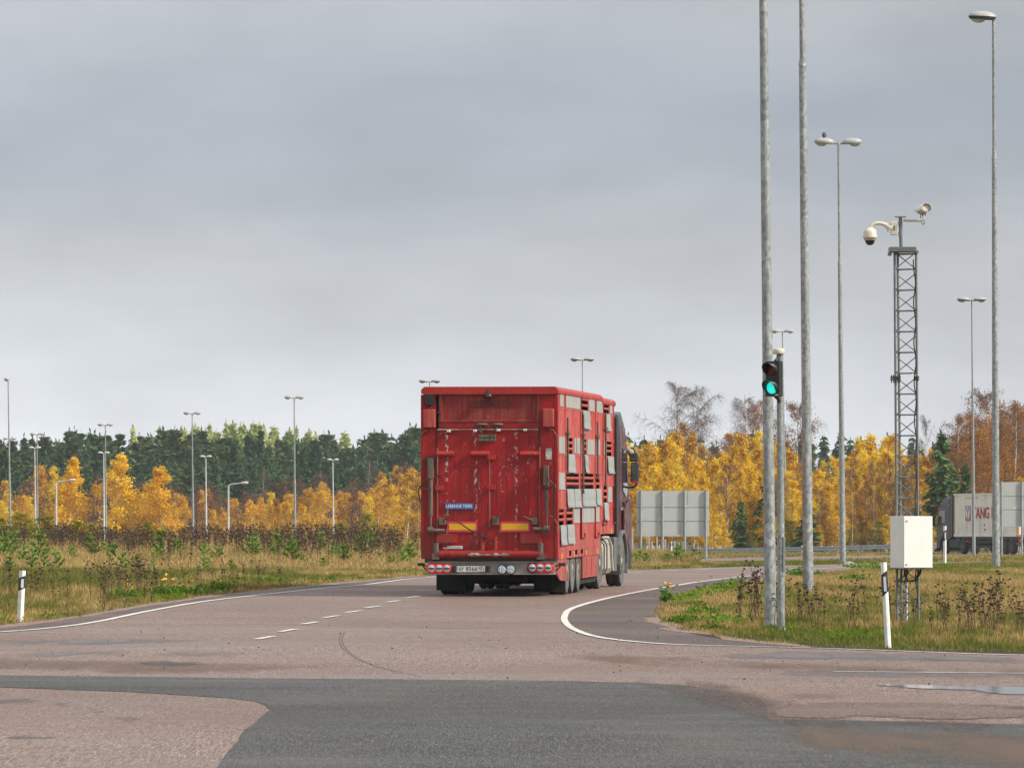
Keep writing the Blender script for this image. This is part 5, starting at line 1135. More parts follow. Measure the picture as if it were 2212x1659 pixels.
MB().box((-1.16, .1, .02), (1.16, CL - .05, .14)).build('floor', MAT_B, ct); MB().box((-1.14, CL - .08, .05), (1.14, CL - .05, HB - .02)).build('front_wall', CW, ct)
for x in (-1.219, 1.08):
    MB().box((x, CL - .12, -.01), (x + .139, CL, HB + .01)).build('corner_post', CO, ct, bevel=.01); MB().box((x, 0, -.01), (x + .139, .12, HB + .01)).build('corner_post', CO, ct, bevel=.01)
for s in (-1, 1):
    d = MB().box((s * .01, .02, .12), (s * 1.07, .07, HB - .1)).build('door', CW, ct, bevel=.01)
    for x in (.25, .75): MB().tube([(s * x, -.005, .1), (s * x, -.005, HB - .08)], .022, 8).build('lock_bar', CO, d)
MB().box((-1.07, .0, -.01), (1.07, .09, .11)).box((-1.07, .0, HB - .09), (1.07, .09, HB + .01)).build('door_sill', CO, ct)
# painted letters: fitted to the side by their position along it
CTI = (Matrix.Translation(ct.location) @ Matrix.Rotation(BY, 4, 'Z')).inverted()
def cside(zx, zy):
    px_, py_ = (3030 + zx / 5.186) * K, (1540 + zy / 5.186) * K
    o = CTI @ Vector((0, 0, HC)); d = CTI.to_3x3() @ Vector(((px_ - CX) / F, 1, -(py_ - HZ) / F)); t = (-1.21 - o.x) / d.x; q = o + d * t; return q.y, q.z
def cwrite(body, x0, y0, x1, y1, mat, off=.01, nm='lettering'):
    a, b = cside(x0, y0), cside(x1, y1); w, h = abs(a[0] - b[0]), a[1] - b[1]; vs, fs = text_geo(body, w, h, .003, off)
    MB().add([(-1.2185 + y, (a[0] + b[0]) / 2 - x, (a[1] + b[1]) / 2 + z) for x, y, z in vs], fs).build(nm, mat, sp_l)
cwrite('YANG MING', 792, 622, 1385, 815, CRED, .02)
cwrite('nvk.cap.fi', 682, 448, 888, 490, mk('container_faded_red', (.50, .22, .18), (.45, .2, .16), 9, rough=.6), 0)
a, b = cside(682, 605), cside(764, 856); W_, H_ = a[0] - b[0], a[1] - b[1]; bx = -1.214
def cb_(u0, v0, u1, v1, mat, e, nm): MB().box((bx - e - .002, a[0] - W_ * u0, b[1] + H_ * v0), (bx - e, a[0] - W_ * u1, b[1] + H_ * v1)).build(nm, mat, sp_l)
cb_(0, 0, 1, 1, CRED, 0, 'logo_frame'); cb_(.14, .06, .86, .94, R_TXT, .003, 'logo_field')
def lp_(pts, mat, e, nm): MB().prism([(a[0] - W_ * u, b[1] + H_ * v) for u, v in pts], bx - e - .002, bx - e, 'x').build(nm, mat, sp_l)
lp_([(.16, .92), (.36, .92), (.5, .66), (.5, .45)], CBLU, .006, 'logo_stroke'); lp_([(.84, .92), (.64, .92), (.5, .66), (.5, .45)], CBLU, .0065, 'logo_stroke'); lp_([(.40, .08), (.60, .08), (.60, .5), (.40, .5)], CBLU, .007, 'logo_stroke')
lp_([(.14, .06), (.36, .06), (.14, .38)], CRED, .0075, 'logo_corner'); lp_([(.86, .06), (.64, .06), (.86, .38)], CRED, .0075, 'logo_corner')
for x, y in ((1002, 922), (1012, 1003)):
    q = cside(x, y); MB().box((-1.222, q[0] - .1, q[1] - .06), (-1.208, q[0] + .1, q[1] + .06)).build('patch', mk('green_patch', (.03, .16, .07), (.02, .1, .05), 9), sp_l)
# ------------------------------------------------------------------ vegetation: leaf clouds and trees
L_GOLD = leafmat('golden_leaves', [(.26, .12, .014), (.56, .29, .018), (.80, .51, .025), (.90, .65, .04), (.66, .54, .06)], .25)
L_ORNG = leafmat('orange_leaves', [(.26, .12, .03), (.50, .25, .035), (.72, .41, .045), (.82, .54, .07)], .3)
L_YEL = leafmat('bright_yellow_leaves', [(.66, .34, .018), (.84, .52, .03), (.90, .64, .05)], .3)
L_RUST = leafmat('rusty_leaves', [(.13, .065, .03), (.26, .12, .04), (.38, .17, .04), (.44, .22, .05)], .25)
L_OLIV = leafmat('yellow_green_leaves', [(.12, .13, .02), (.26, .24, .03), (.45, .36, .04)], .3)
L_DUN = leafmat('brown_twig_haze', [(.10, .065, .05), (.16, .095, .065), (.22, .12, .07)], .1)
L_SPR = leafmat('spruce_needles', [(.024, .056, .026), (.062, .12, .05), (.125, .20, .075)], .1, clump=.5)
L_PINE = leafmat('pine_needles', [(.055, .095, .034), (.095, .145, .05), (.145, .20, .075)], .1, clump=.5)
L_PALE = leafmat('painted_sunlit_needles', [(.30, .36, .12), (.42, .47, .17), (.54, .56, .23)], .1, clump=.4)  # pale tone stands in for sunlight on the treetops
L_SAP = leafmat('sapling_needles', [(.12, .20, .04), (.22, .33, .07), (.33, .45, .11)], .3, clump=3)
L_HERB = leafmat('herb_leaves', [(.05, .105, .012), (.095, .19, .018), (.18, .29, .03)], .35, clump=3)
L_TANSY = mk('dead_tansy_brown', (.030, .018, .012), (.055, .034, .02), 12, rough=.95)
L_STEM = mk('dead_stem', (.075, .042, .022), (.14, .085, .045), 9, rough=.95)
L_FLOW = mk('yellow_flower', (.75, .42, .01), (.65, .33, .01), 20, rough=.7)

def quads(P, s, rs, flat=0, aspect=1.0, aim=None):
    n = len(P); a = rs.normal(size=(n, 3)); 
    if aim is not None: a = aim + a * .25
    a /= np.linalg.norm(a, axis=1)[:, None]
    b = rs.normal(size=(n, 3)); b -= a * (a * b).sum(1)[:, None]; b /= np.linalg.norm(b, axis=1)[:, None]
    s = np.asarray(s)[:, None]; a = a * s * aspect; b = b * s
    V = np.stack([P - a, P - b * .62, P + a, P + b * .62], 1).reshape(-1, 3)
    return V, np.arange(4 * n).reshape(-1, 4)
def limb(mb, p, d, ln, r, n, rs, droop=0, mat=0, sides=5, wob=.08):
    pts = [Vector(p)]; d = Vector(d).normalized()
    for i in range(n):
        d = (d + Vector(rs.normal(size=3)) * wob + Vector((0, 0, -droop * (i + 1) / n))).normalized(); pts.append(pts[-1] + d * ln / n)
    mb.tube(pts, [r * (1 - .85 * i / n) for i in range(n + 1)], sides, mat, caps=False); return pts
def broad(seed, h, R, nl, leaf, bark=None, size=.15, base=.12, peak=.38, airy=0.0, fork=False):
    """young birch / aspen: slim crown, limbs rising, leaves around the limbs. Returns (trunk, crown) objects under an Empty"""
    rs = np.random.RandomState(seed); mb = MB()
    tr = [Vector((0, 0, -.3))]; x = y = 0
    for i in range(1, 9): x += rs.normal() * .05; y += rs.normal() * .05; tr.append(Vector((x, y, h * i / 8)))
    mb.tube(tr, [.012 * h * (1 - .93 * i / 8) + .008 for i in range(9)], 6, caps=False)
    def tp(t): f = t * 8; i = min(int(f), 7); return tr[i].lerp(tr[i+1], f - i) if i > 0 else Vector((tr[1].x * f, tr[1].y * f, h * t))
    P, nb = [], 34
    for k in range(nb):
        t = base + (.96 - base) * ((k + rs.rand()) / nb); az = rs.rand() * 6.283
        rad = R * (math.sin(min(t / peak, 1) * 1.57) if t < peak else (1 - (t - peak) / (1 - peak)) ** .8) * rs.uniform(.65, 1.15) + .15
        up = rs.uniform(.5, 1.2); pts = limb(mb, tp(t), (math.cos(az), math.sin(az), up), rad * 1.25, .0035 * h * (1 - t) + .012, 4, rs, .15, sides=4)
        m = int(nl / nb * rs.uniform(.5, 1.4)); f = rs.rand(m) ** .7 * 3.999
        for q in f:
            i = int(q); c = pts[i].lerp(pts[i+1], q - i); P.append(np.array(c) + rs.normal(size=3) * (.10 + .11 * rad))
    P = np.array(P); P[:, 2] = np.clip(P[:, 2], .25, None)
    root = empty('birch_tree', (0, 0, 0)); tk = mb.build('trunk', bark or M_BIRCH, root, normals=False)
    V, Fq = quads(P, rs.uniform(.6, 1.25, len(P)) * size, rs); fast_mesh('crown', V, Fq, 4, leaf, root)
    return root
def bare(seed, h, R, leafn=0, leaf=None, weep=.5, nb=30):
    rs = np.random.RandomState(seed); mb = MB(); tw = MB()
    tr = [Vector((0, 0, -.3))]; x = y = 0
    for i in range(1, 11): x += rs.normal() * .08; y += rs.normal() * .08; tr.append(Vector((x, y, h * .94 * i / 10)))
    mb.tube(tr, [.010 * h * (1 - .9 * i / 10) + .01 for i in range(11)], 7, caps=False); P = []
    for k in range(nb):
        t = .30 + .66 * (k + rs.rand()) / nb; f = t * 10; i = min(int(f), 9); p = tr[i].lerp(tr[i+1], f - i); az = rs.rand() * 6.283
        rad = R * (1 - ((t - .45) / .6) ** 2) * rs.uniform(.7, 1.15)
        pts = limb(tw, p, (math.cos(az), math.sin(az), rs.uniform(.9, 1.6)), max(rad, .4) * 1.4, .03 * (1 - t) + .014, 6, rs, .25, sides=4)
        for j in range(1, 7):
            for _ in range(5):
                d = Vector((math.cos(az), math.sin(az), .3)) + Vector(rs.normal(size=3)) * .8
                q = limb(tw, pts[j], d, max(rad, .5) * rs.uniform(.3, .6), .010, 4, rs, weep, sides=3, wob=.15)
                for c in q[1:]:
                    limb(tw, c, Vector(rs.normal(size=3)) + Vector((0, 0, -.8 * weep)), rs.uniform(.25, .6), .0055, 2, rs, weep, sides=3)
                if leafn: 
                    for c in q: P.append(np.array(c) + rs.normal(size=3) * .18)
    root = empty('bare_birch', (0, 0, 0)); mb.build('trunk', M_BIRCH, root, normals=False)
    cr = tw.build('crown', M_BARE, root, normals=False)
    if leafn:
        P = np.array(P); P = P[rs.permutation(len(P))[:leafn]]; V, Fq = quads(P, rs.uniform(.6, 1.2, len(P)) * .085, rs); fast_mesh('leaves', V, Fq, 4, leaf, cr)
    return root
def spruce(seed, h, R, leaf, whorls=26, dens=26, pine=False, size=.26, bark=None):
    rs = np.random.RandomState(seed); P, S, A = [], [], []
    lo = .42 if pine else .06
    for w in range(whorls):
        t = lo + (.985 - lo) * (w + rs.rand() * .6) / whorls; z = h * t
        if pine: r = R * (math.sin(((t - lo) / (1 - lo)) ** .7 * 2.75 + .32)) * rs.uniform(.6, 1.2)
        else: r = R * (1 - t) ** .85 * rs.uniform(.75, 1.15) + .12
        nb = rs.randint(5, 8)
        for b in range(nb):
            az = rs.rand() * 6.283; l = r * rs.uniform(.65, 1.2); m = max(4, int(dens * l / R) + 3)
            for q in range(m):
                f = rs.uniform(.12, 1.0); dz = (.18 * l * f if pine else -.32 * l * f + .16 * l * f * f)
                P.append((math.cos(az) * l * f + rs.normal() * .13, math.sin(az) * l * f + rs.normal() * .13, z + dz + rs.normal() * .10)); S.append(size * rs.uniform(.6, 1.3))
                A.append((math.cos(az + rs.normal() * .7), math.sin(az + rs.normal() * .7), .25 if pine else -.35))
    P.append((0, 0, h)); S.append(size); A.append((0, 0, 1))
    root = empty('pine_tree' if pine else 'spruce_tree', (0, 0, 0))
    MB().tube([(0, 0, -.5), (0, 0, h * .5), (0, 0, h * .97)], [.014 * h, .009 * h, .01], 6, caps=False).build('trunk', bark or (M_PINEBARK if pine else M_SPRBARK), root, normals=False)
    V, Fq = quads(np.array(P), np.array(S), rs, aim=np.array(A), aspect=1.7); fast_mesh('crown', V, Fq, 4, leaf, root)
    return root
def protos(fn, argl): 
    out_ = []
    for a in argl: out_.append(fn(**a))
    return out_
TR = random.Random(5)
USED = set()
def place(pr, ph, px, topy, Y, label, group=None, cat='tree', width=1.0, name=None, z=None, topz=None):
    """stand a tree so that its top reaches the frame height topy; ph = prototype height"""
    X = (px - CX) / F * Y; z0 = float(G(X, Y)) if z is None else z; h = at(px, topy, Y).z - z0; s = h / ph
    o = copy_tree(pr) if pr.name in USED else pr; USED.add(pr.name)
    o.location = (X, Y, z0); w = s ** .7 * width * TR.uniform(.92, 1.1); o.scale = (w, w, s); o.rotation_euler = (0, 0, TR.uniform(0, 6.28))
    tag(o, label, cat, group)
    if name: o.name = name
    return o
def prof(tab, x): return float(np.interp(x, [t[0] for t in tab], [t[1] for t in tab]))

GOLD = protos(broad, [dict(seed=20 + i, h=9, R=.95 + .13 * (i % 3), nl=4000, leaf=[L_GOLD, L_GOLD, L_ORNG, L_GOLD, L_GOLD][i], size=.082, base=.10, peak=.36) for i in range(5)])
OLIV = protos(broad, [dict(seed=40 + i, h=6, R=1.2, nl=4000, leaf=L_OLIV, size=.08, base=.02, peak=.35) for i in range(2)])
RUST = protos(broad, [dict(seed=50 + i, h=11, R=1.9, nl=3000, leaf=L_RUST, size=.075, base=.1, peak=.5, bark=M_BARE) for i in range(3)])
BARE = protos(bare, [dict(seed=60 + i, h=14, R=2.6) for i in range(3)])
BARR = protos(bare, [dict(seed=70 + i, h=13, R=2.6, leafn=2600, leaf=L_RUST) for i in range(2)])
SPRN = protos(spruce, [dict(seed=80 + i, h=10, R=1.9, leaf=L_SPR, size=.2) for i in range(2)])
PINN = protos(spruce, [dict(seed=85 + i, h=6, R=1.5, leaf=L_PINE, size=.17, whorls=20) for i in range(2)])
# --- right: the thicket behind the guard rail
TOP_R = [(1330, 948), (1400, 940), (1455, 925), (1475, 905), (1500, 950), (1545, 965), (1570, 935), (1600, 915), (1640, 925), (1665, 945), (1700, 935), (1725, 985), (1760, 1000), (1800, 990), (1830, 968), (1862, 938), (1890, 945), (1915, 930), (1960, 955), (2000, 975), (2030, 960), (2060, 925), (2090, 890), (2130, 855), (2175, 860), (2212, 880), (2420, 885)]
gcount = 0
GL = 'golden birch in the dense thicket behind the guard rail'; GG = 'golden birches behind the guard rail'
RL = 'rusty brown half bare tree in the wood behind the container truck'; RG = 'rusty trees behind the container truck'
x = 1325.0
while x < 2420:
    for row, Y0 in enumerate((486, 505, 527, 552)):
        px_ = x + TR.uniform(-9, 9); Y = Y0 + TR.uniform(-7, 7); ty = prof(TOP_R, px_)
        fr = (.66, .84, .95)[row] * TR.uniform(.82, 1.06) if row < 3 else TR.uniform(.86, 1.03)
        top = HZ - (HZ - ty) * fr
        if px_ < 2015 and row in (1, 2) and TR.random() < .16: place(TR.choice(RUST), 11, px_, top - 6, Y, 'thin brownish half bare birch among the golden birches behind the guard rail', 'half bare birches among the golden ones', name='brown_birch', width=.5)
        elif px_ < 2015 or (row == 0 and TR.random() < .45) or TR.random() < .2: place(GOLD[TR.choice([0, 0, 1, 1, 2, 3, 4])], 9, px_, top + (60 if px_ > 2015 else 0), Y, GL, GG)
        else: place(TR.choice(RUST), 11, px_, top, Y, RL, RG, name='rusty_tree')
    x += 17
for px_, top in ((1440, 985), (1572, 990), (1592, 955), (1690, 1010), (1772, 1040), (1842, 1000), (1888, 985), (1925, 975), (1948, 1010), (1960, 990)):
    place(BARR[TR.randint(0, 1)], 12.8, px_, top, 476, 'slim pale trunked birch with thin leaves at the front of the golden thicket', 'pale trunked birches at the front of the thicket', name='slim_birch', width=.5)
for i in range(34):
    px_ = 1340 + i * 26 + TR.uniform(-10, 10)
    place(TR.choice(OLIV if TR.random() < .45 else GOLD), 6 if False else 8, px_, TR.uniform(1095, 1150), 474 + TR.uniform(0, 6) if px_ > 1500 else 510, 'low golden green bush at the foot of the thicket behind the guard rail', 'low bushes along the guard rail', 'bush', 1.3, name='bush')
for px_, top, Y, i, lab in ((1463, 812, 540, 0, 'tall bare birch, left one of the close pair above the golden trees'), (1502, 822, 538, 1, 'tall bare birch, right one of the close pair above the golden trees'), (1606, 840, 545, 2, 'bare birch standing alone above golden trees left of the traffic light')):
    place(BARE[i], 13.6, px_, top, Y, lab, width=1.0)
for px_, top, Y, lab in ((1645, 850, 540, 'half bare birch with brown leaves just left of the thick pole'), (1712, 848, 536, 'half bare weeping birch between the traffic light and the next pole'), (2080, 880, 520, 'half bare birch left of the narrow lamp before the container'), (2135, 822, 530, 'tallest half bare rusty birch behind the container truck'), (2185, 850, 500, 'half bare rusty birch at the right edge above the sign board'), (2000, 905, 540, 'thin bare tree just right of the lattice mast')):
    place(BARR[TR.randint(0, 1)] if px_ != 2000 else BARE[1], 12.8, px_, top, Y, lab, name='half_bare_birch', width=.8 if px_ != 2000 else .45)
for px_, top, Y, w, lab in ((2032, 932, 478, 1.0, 'dark green spruce between the lattice mast and the narrow lamp'), (2086, 1000, 476, .9, 'dark green spruce right behind the roof of the dark truck cab'), (2062, 1010, 480, .8, 'small dark spruce between two taller spruces behind the truck cab')):
    place(SPRN[TR.randint(0, 1)], 10, px_, top, Y, lab, width=w)
for px_, top, Y, w, lab in ((1478, 935, 482, .9, 'slim green pine in front of the golden tree below the bare pair'), (1628, 1095, 474, 1.2, 'dark green young pine just left of the thick pole base'), (1745, 1105, 474, 1.5, 'bushy dark pine between the second and third poles'), (1660, 1010, 484, .8, 'green pine among golden trees behind the thick pole'), (1600, 1080, 476, .7, 'small green pine in the golden thicket right of the sign board'), (1980, 1095, 476, 1.1, 'dark young pine behind the white cabinet')):
    place(PINN[TR.randint(0, 1)], 6, px_, top, Y, lab, name='pine_tree', width=w)
# --- left: autumn row beyond the bank
ORN = protos(broad, [dict(seed=100 + i, h=7, R=.95 + .15 * (i % 2), nl=2700, leaf=[L_ORNG, L_ORNG, L_GOLD, L_ORNG][i], size=.09, base=.08, peak=.5) for i in range(4)])
DUN = protos(broad, [dict(seed=110 + i, h=7, R=1.3, nl=2200, leaf=L_DUN, size=.075, base=.05, peak=.5, bark=M_BARE) for i in range(2)])
YELB = protos(broad, [dict(seed=120 + i, h=9, R=1.6, nl=6500, leaf=L_YEL, size=.105, base=.12, peak=.36) for i in range(3)])
TOP_L = [(-60, 1030), (0, 1035), (30, 1075), (70, 1035), (95, 1015), (150, 1050), (195, 1070), (215, 1040), (300, 1055), (330, 1060), (400, 1065), (440, 1045), (480, 1085), (540, 1070), (590, 1065), (620, 1050), (660, 1060), (690, 1045), (730, 1065), (770, 1045), (800, 1060), (830, 1040), (860, 1025), (890, 1012), (930, 1020)]
OL = 'small orange birch in the row beyond the left bank'; OG = 'orange birches beyond the left bank'
DL = 'leafless brown sapling among the orange birches beyond the left bank'; DG = 'leafless saplings beyond the left bank'
x = -60.0
while x < 935:
    for row, Y0 in enumerate((600, 640, 690)):
        px_ = x + TR.uniform(-7, 7); ty = prof(TOP_L, px_); top = HZ - (HZ - ty) * (TR.uniform(.62, .95), TR.uniform(.8, 1.05), TR.uniform(.9, 1.18))[row]
        if row == 2 and TR.random() < .6 or TR.random() < .22: place(TR.choice(DUN), 7, px_, top - 6, Y0 + TR.uniform(-12, 12), DL, DG, name='bare_sapling', width=1.1)
        else: place(ORN[TR.choice([0, 0, 1, 1, 2, 3])], 7, px_, top, Y0 + TR.uniform(-12, 12), OL, OG)
    x += 16
for px_, top, w, lab in ((146, 985, 1.05, 'bright yellow birch, leftmost of the three big ones before the dark forest'), (256, 980, 1.25, 'bright yellow birch, middle one of the three big ones before the dark forest'), (352, 1006, 1.1, 'bright yellow birch, right one of the three big ones before the dark forest')):
    place(YELB.pop(), 9, px_, top, 585, lab, width=w)
place(GOLD[0], 9, 118, 1003, 600, 'slim orange birch just left of the leftmost big yellow birch'); place(GOLD[1], 9, 878, 1020, 560, 'yellow birch left edge of the truck, taller twin', width=1.2); place(GOLD[3], 9, 903, 1028, 556, 'yellow birch half hidden behind the rear left edge of the red truck', width=1.1)
place(GOLD[4], 9, 848, 1046, 562, 'broad yellow birch between the pale lamp and the red truck', width=1.2); place(OLIV[0], 6, 797, 1108, 470, 'small round lime yellow tree at the edge of the straw grass', width=1.25)
place(OLIV[1], 6, 740, 1128, 480, 'low lime yellow bush left of the lime yellow tree', cat='bush', width=1.7, name='bush')
for px_, top, lab in ((568, 1005, 'leaning bare birch with a pale trunk before the dark forest'), (795, 985, 'slim reddish bare birch before dark spruces left of the truck'), (690, 1012, 'bare reddish birch crown right of the tallest left lamp')):
    place(BARE[2], 13.6, px_, top, 720, lab, width=.62)
for px_, top, w in ((8, 1118, 1.5), (42, 1106, 1.6), (70, 1120, 1.3), (100, 1112, 1.5), (165, 1124, 1.3), (195, 1128, 1.2), (320, 1126, 1.2)):
    place(OLIV[TR.randint(0, 1)], 6, px_, top, 275 + TR.uniform(-8, 8), 'low yellow green bush behind the dead weeds at the far left', 'low bushes behind the left weeds', 'bush', w, name='bush')
# --- the dark conifer forest far behind
FS = protos(spruce, [dict(seed=130 + i, h=16, R=1.9 + .3 * i, leaf=L_SPR, size=.27, whorls=30, dens=26) for i in range(3)])
FP_ = protos(spruce, [dict(seed=140 + i, h=16, R=2.6, leaf=L_PINE, size=.27, whorls=20, dens=34, pine=True) for i in range(2)])
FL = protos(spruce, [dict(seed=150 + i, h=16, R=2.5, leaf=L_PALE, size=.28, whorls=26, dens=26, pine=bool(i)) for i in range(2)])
TOP_F = [(-80, 950), (0, 952), (60, 945), (110, 952), (170, 930), (235, 940), (280, 928), (330, 938), (400, 938), (450, 932), (525, 926), (560, 930), (640, 936), (700, 946), (760, 946), (820, 944), (870, 940), (885, 930), (940, 938), (1100, 940), (1300, 946), (1400, 950), (1700, 944), (1760, 940), (1900, 946), (2000, 955), (2300, 960)]
SLB = 'dark spruce in the conifer forest across the background'; SGB = 'spruces of the background forest'
PLB = 'grey green pine in the conifer forest across the background'; PGB = 'pines of the background forest'
LLB = 'conifer with sunlight painted into its pale needles on the skyline of the forest left of the truck'; LGB = 'conifers painted sunlit on the skyline'
x = -80.0
while x < 2300:
    on_left = x < 940; rows = (800, 860, 930, 1000) if on_left else (940, 1000)
    for row, Y0 in enumerate(rows):
        px_ = x + TR.uniform(-10, 10); ty = prof(TOP_F, px_)
        fr = (TR.uniform(.45, .75), TR.uniform(.62, .92), TR.uniform(.86, 1.03), TR.uniform(.9, 1.06))[row if on_left else row + 2]
        top = HZ - (HZ - ty) * fr; Y = Y0 + TR.uniform(-25, 25)
        sunny = on_left and row == 3 and 360 < px_ < 700 and TR.random() < .9 or (on_left and row == 3 and 200 < px_ < 820 and TR.random() < .4)  # rear-row trees that get the needles with sunlight painted in
        if sunny: place(TR.choice(FL), 16, px_, HZ - (HZ - ty) * TR.uniform(1.0, 1.10), Y, LLB, LGB, name='painted_sunlit_conifer', width=.8)
        elif row < 2 and TR.random() < .75 or TR.random() < .6: place(TR.choice(FS), 16, px_, top, Y, SLB, SGB, width=1.0)
        else: place(TR.choice(FP_), 15.5, px_, top, Y, PLB, PGB, name='pine_tree', width=1.0)
    x += 14.5 if on_left else 26
# pale lower slope of the forest floor beyond
# ------------------------------------------------------------------ ground vegetation
def inside(poly, X, Y):
    poly = np.array(poly); r = np.zeros(len(X), bool); x1, y1 = poly[-1]
    for x2, y2 in poly:
        c = ((y1 > Y) != (y2 > Y)); 
        with np.errstate(divide='ignore', invalid='ignore'): r ^= c & (X < (x2 - x1) * (Y - y1) / (y2 - y1) + x1)
        x1, y1 = x2, y2
    return r
def offroad(X, Y): return ~(inside(ROAD_W, X, Y) | inside(FAR_W, X, Y) | inside(PATH_W, X, Y))
def grassmat():
    m, t, p = base_mat('grass_blades'); t.nodes.remove(p)
    g = N(t, 'ShaderNodeNewGeometry')
    straw = N(t, 'ShaderNodeValToRGB'); ramp(straw.color_ramp.elements, [(0, (.32, .21, .08)), (.5, (.45, .31, .125)), (1, (.58, .43, .20))]); L(t, g.outputs['Random Per Island'], straw.inputs[0])
    green = N(t, 'ShaderNodeValToRGB'); ramp(green.color_ramp.elements, [(0, (.075, .10, .018)), (.5, (.13, .155, .03)), (1, (.22, .22, .055))]); L(t, g.outputs['Random Per Island'], green.inputs[0])
    tc = N(t, 'ShaderNodeTexCoord'); sp = N(t, 'ShaderNodeSeparateXYZ'); L(t, tc.outputs['Object'], sp.inputs[0])
    n1 = noise(t, .5, 4, .6, stretch=(1, .12, 1), dist=.4)
    at_ = N(t, 'ShaderNodeAttribute'); at_.attribute_name = 'greenness'
    n5 = noise(t, 2.4, 4, .65, stretch=(1, .10, 1)); s0 = N(t, 'ShaderNodeMath', operation='ADD'); L(t, rng(t, n5, .3, .7, -.5, .5), s0.inputs[0]); L(t, rng(t, n1, .3, .7, -.5, .5), s0.inputs[1])
    s = N(t, 'ShaderNodeMath', operation='ADD'); L(t, s0.outputs[0], s.inputs[0]); L(t, at_.outputs['Fac'], s.inputs[1])
    s2 = N(t, 'ShaderNodeMath', operation='MULTIPLY_ADD'); L(t, g.outputs['Random Per Island'], s2.inputs[0]); s2.inputs[1].default_value = .5; 
    L(t, s.outputs[0], s2.inputs[2]); fac = rng(t, s2.outputs[0], .55, .95)
    col = mix(t, fac, straw.outputs[0], green.outputs[0])
    d = N(t, 'ShaderNodeBsdfDiffuse'); tr = N(t, 'ShaderNodeBsdfTranslucent'); L(t, col, d.inputs[0]); L(t, col, tr.inputs[0])
    ms_ = N(t, 'ShaderNodeMixShader'); ms_.inputs[0].default_value = .3; L(t, d.outputs[0], ms_.inputs[1]); L(t, tr.outputs[0], ms_.inputs[2]); L(t, ms_.outputs[0], t.nodes['Material Output'].inputs[0]); return m
M_GRASS = grassmat()
def grass(name, X, Y, H, W, green):
    n = len(X); rs = NR; Z = G(X, Y); az = rs.rand(n) * 6.283; ln = rs.normal(size=(n, 2)) * .35
    dx, dy = np.cos(az) * W / 2, np.sin(az) * W / 2
    b0 = np.stack([X - dx, Y - dy, Z - .01], 1); b1 = np.stack([X + dx, Y + dy, Z - .01], 1)
    mz = np.stack([X + ln[:, 0] * H * .35, Y + ln[:, 1] * H * .35, Z + H * .62], 1); wv = np.stack([dx, dy, 0 * dx], 1) * .7
    tp = np.stack([X + ln[:, 0] * H, Y + ln[:, 1] * H, Z + H * (1 - .18 * (ln ** 2).sum(1))], 1)
    V = np.stack([b0, b1, mz + wv, mz - wv, tp], 1).reshape(-1, 3); i = np.arange(n) * 5
    T = np.concatenate([np.stack([i, i+1, i+2], 1), np.stack([i, i+2, i+3], 1), np.stack([i+3, i+2, i+4], 1)])
    o = fast_mesh(name, V, T, 3, M_GRASS); o['kind'] = 'stuff'
    a = o.data.attributes.new('greenness', 'FLOAT', 'POINT'); a.data.foreach_set('value', np.repeat(green, 5).astype(np.float32)); return o
def scatter(n, y0, y1, pxl, pxr, power=1.0):
    Y = y0 + (y1 - y0) * NR.rand(n) ** power; X = (pxl + (pxr - pxl) * NR.rand(n) - CX) / F * Y; return X, Y
def fpx(X, Y): return CX + X / Y * F
# right island and median
X, Y = scatter(330000, 74, 262, 1380, 2880, 1.25); k = offroad(X, Y); X, Y = X[k], Y[k]; px = fpx(X, Y)
# distance from the road edge, for the ragged short fringe
edge = np.min(np.stack([np.hypot(X - q[0], (Y - q[1]) * .35) for q in np.array([ground_px(*p) for p in RIGHT_EDGE[8:]])[:]]), 0)
def dens_edge(X, Y):
    P = np.array(ROAD_W); best = np.full(len(X), 9e9)
    for i in range(len(P)):
        a, b = P[i], P[(i+1) % len(P)]; ab = b - a; L2 = (ab ** 2).sum(); t = np.clip(((X - a[0]) * ab[0] + (Y - a[1]) * ab[1]) / L2, 0, 1)
        best = np.minimum(best, np.hypot(X - a[0] - t * ab[0], Y - a[1] - t * ab[1]))
    return best
e = dens_edge(X, Y); k = NR.rand(len(X)) < np.clip(.1 + e / .5, 0, 1); X, Y, e = X[k], Y[k], e[k]
Hh = (.045 + .085 * np.clip(e / 2.5, 0, 1)) * NR.uniform(.55, 1.35, len(X)); 
gn = np.where(e < 1.4, .56, .56) + np.where(Y < 90, .12, 0) - .25 * sms(100, 125, Y) * (1 - sms(165, 200, Y)) + .2 * sms(185, 215, Y)
grass('grass', X, Y, Hh * np.where(Y > 150, .8, 1), .011 * (.7 + .45 * Y / 90), gn)
# far median / verges on the right
X, Y = scatter(82000, 262, 520, 1340, 2700); k = offroad(X, Y); X, Y = X[k], Y[k]
grass('grass', X, Y, .13 * NR.uniform(.5, 1.4, len(X)), .04 * np.ones(len(X)), .55 + 0 * X)
# strip right of the truck, below the sign
X, Y = scatter(26000, 190, 300, 1330, 1600); k = offroad(X, Y); X, Y = X[k], Y[k]; px = fpx(X, Y)
tall = np.clip((Y - 215) / 30, 0, 1) * (px < 1510); grass('grass', X, Y, (.10 + .38 * tall) * NR.uniform(.5, 1.3, len(X)), .03 * np.ones(len(X)), .35 + .15 * (px > 1430))
# left verge
X, Y = scatter(185000, 92, 170, -400, 1120, .9); k = offroad(X, Y); X, Y = X[k], Y[k]; e = dens_edge(X, Y)
k = NR.rand(len(X)) < np.clip(.08 + e / .6, 0, 1); X, Y, e = X[k], Y[k], e[k]
Hh = (.05 + .16 * np.clip(e / 3.5, 0, 1)) * NR.uniform(.5, 1.4, len(X)); grass('grass', X, Y, Hh, .011 * (.7 + .45 * Y / 90), .60 + .10 * sms(2, 5, e) - .2 * (e < .9))
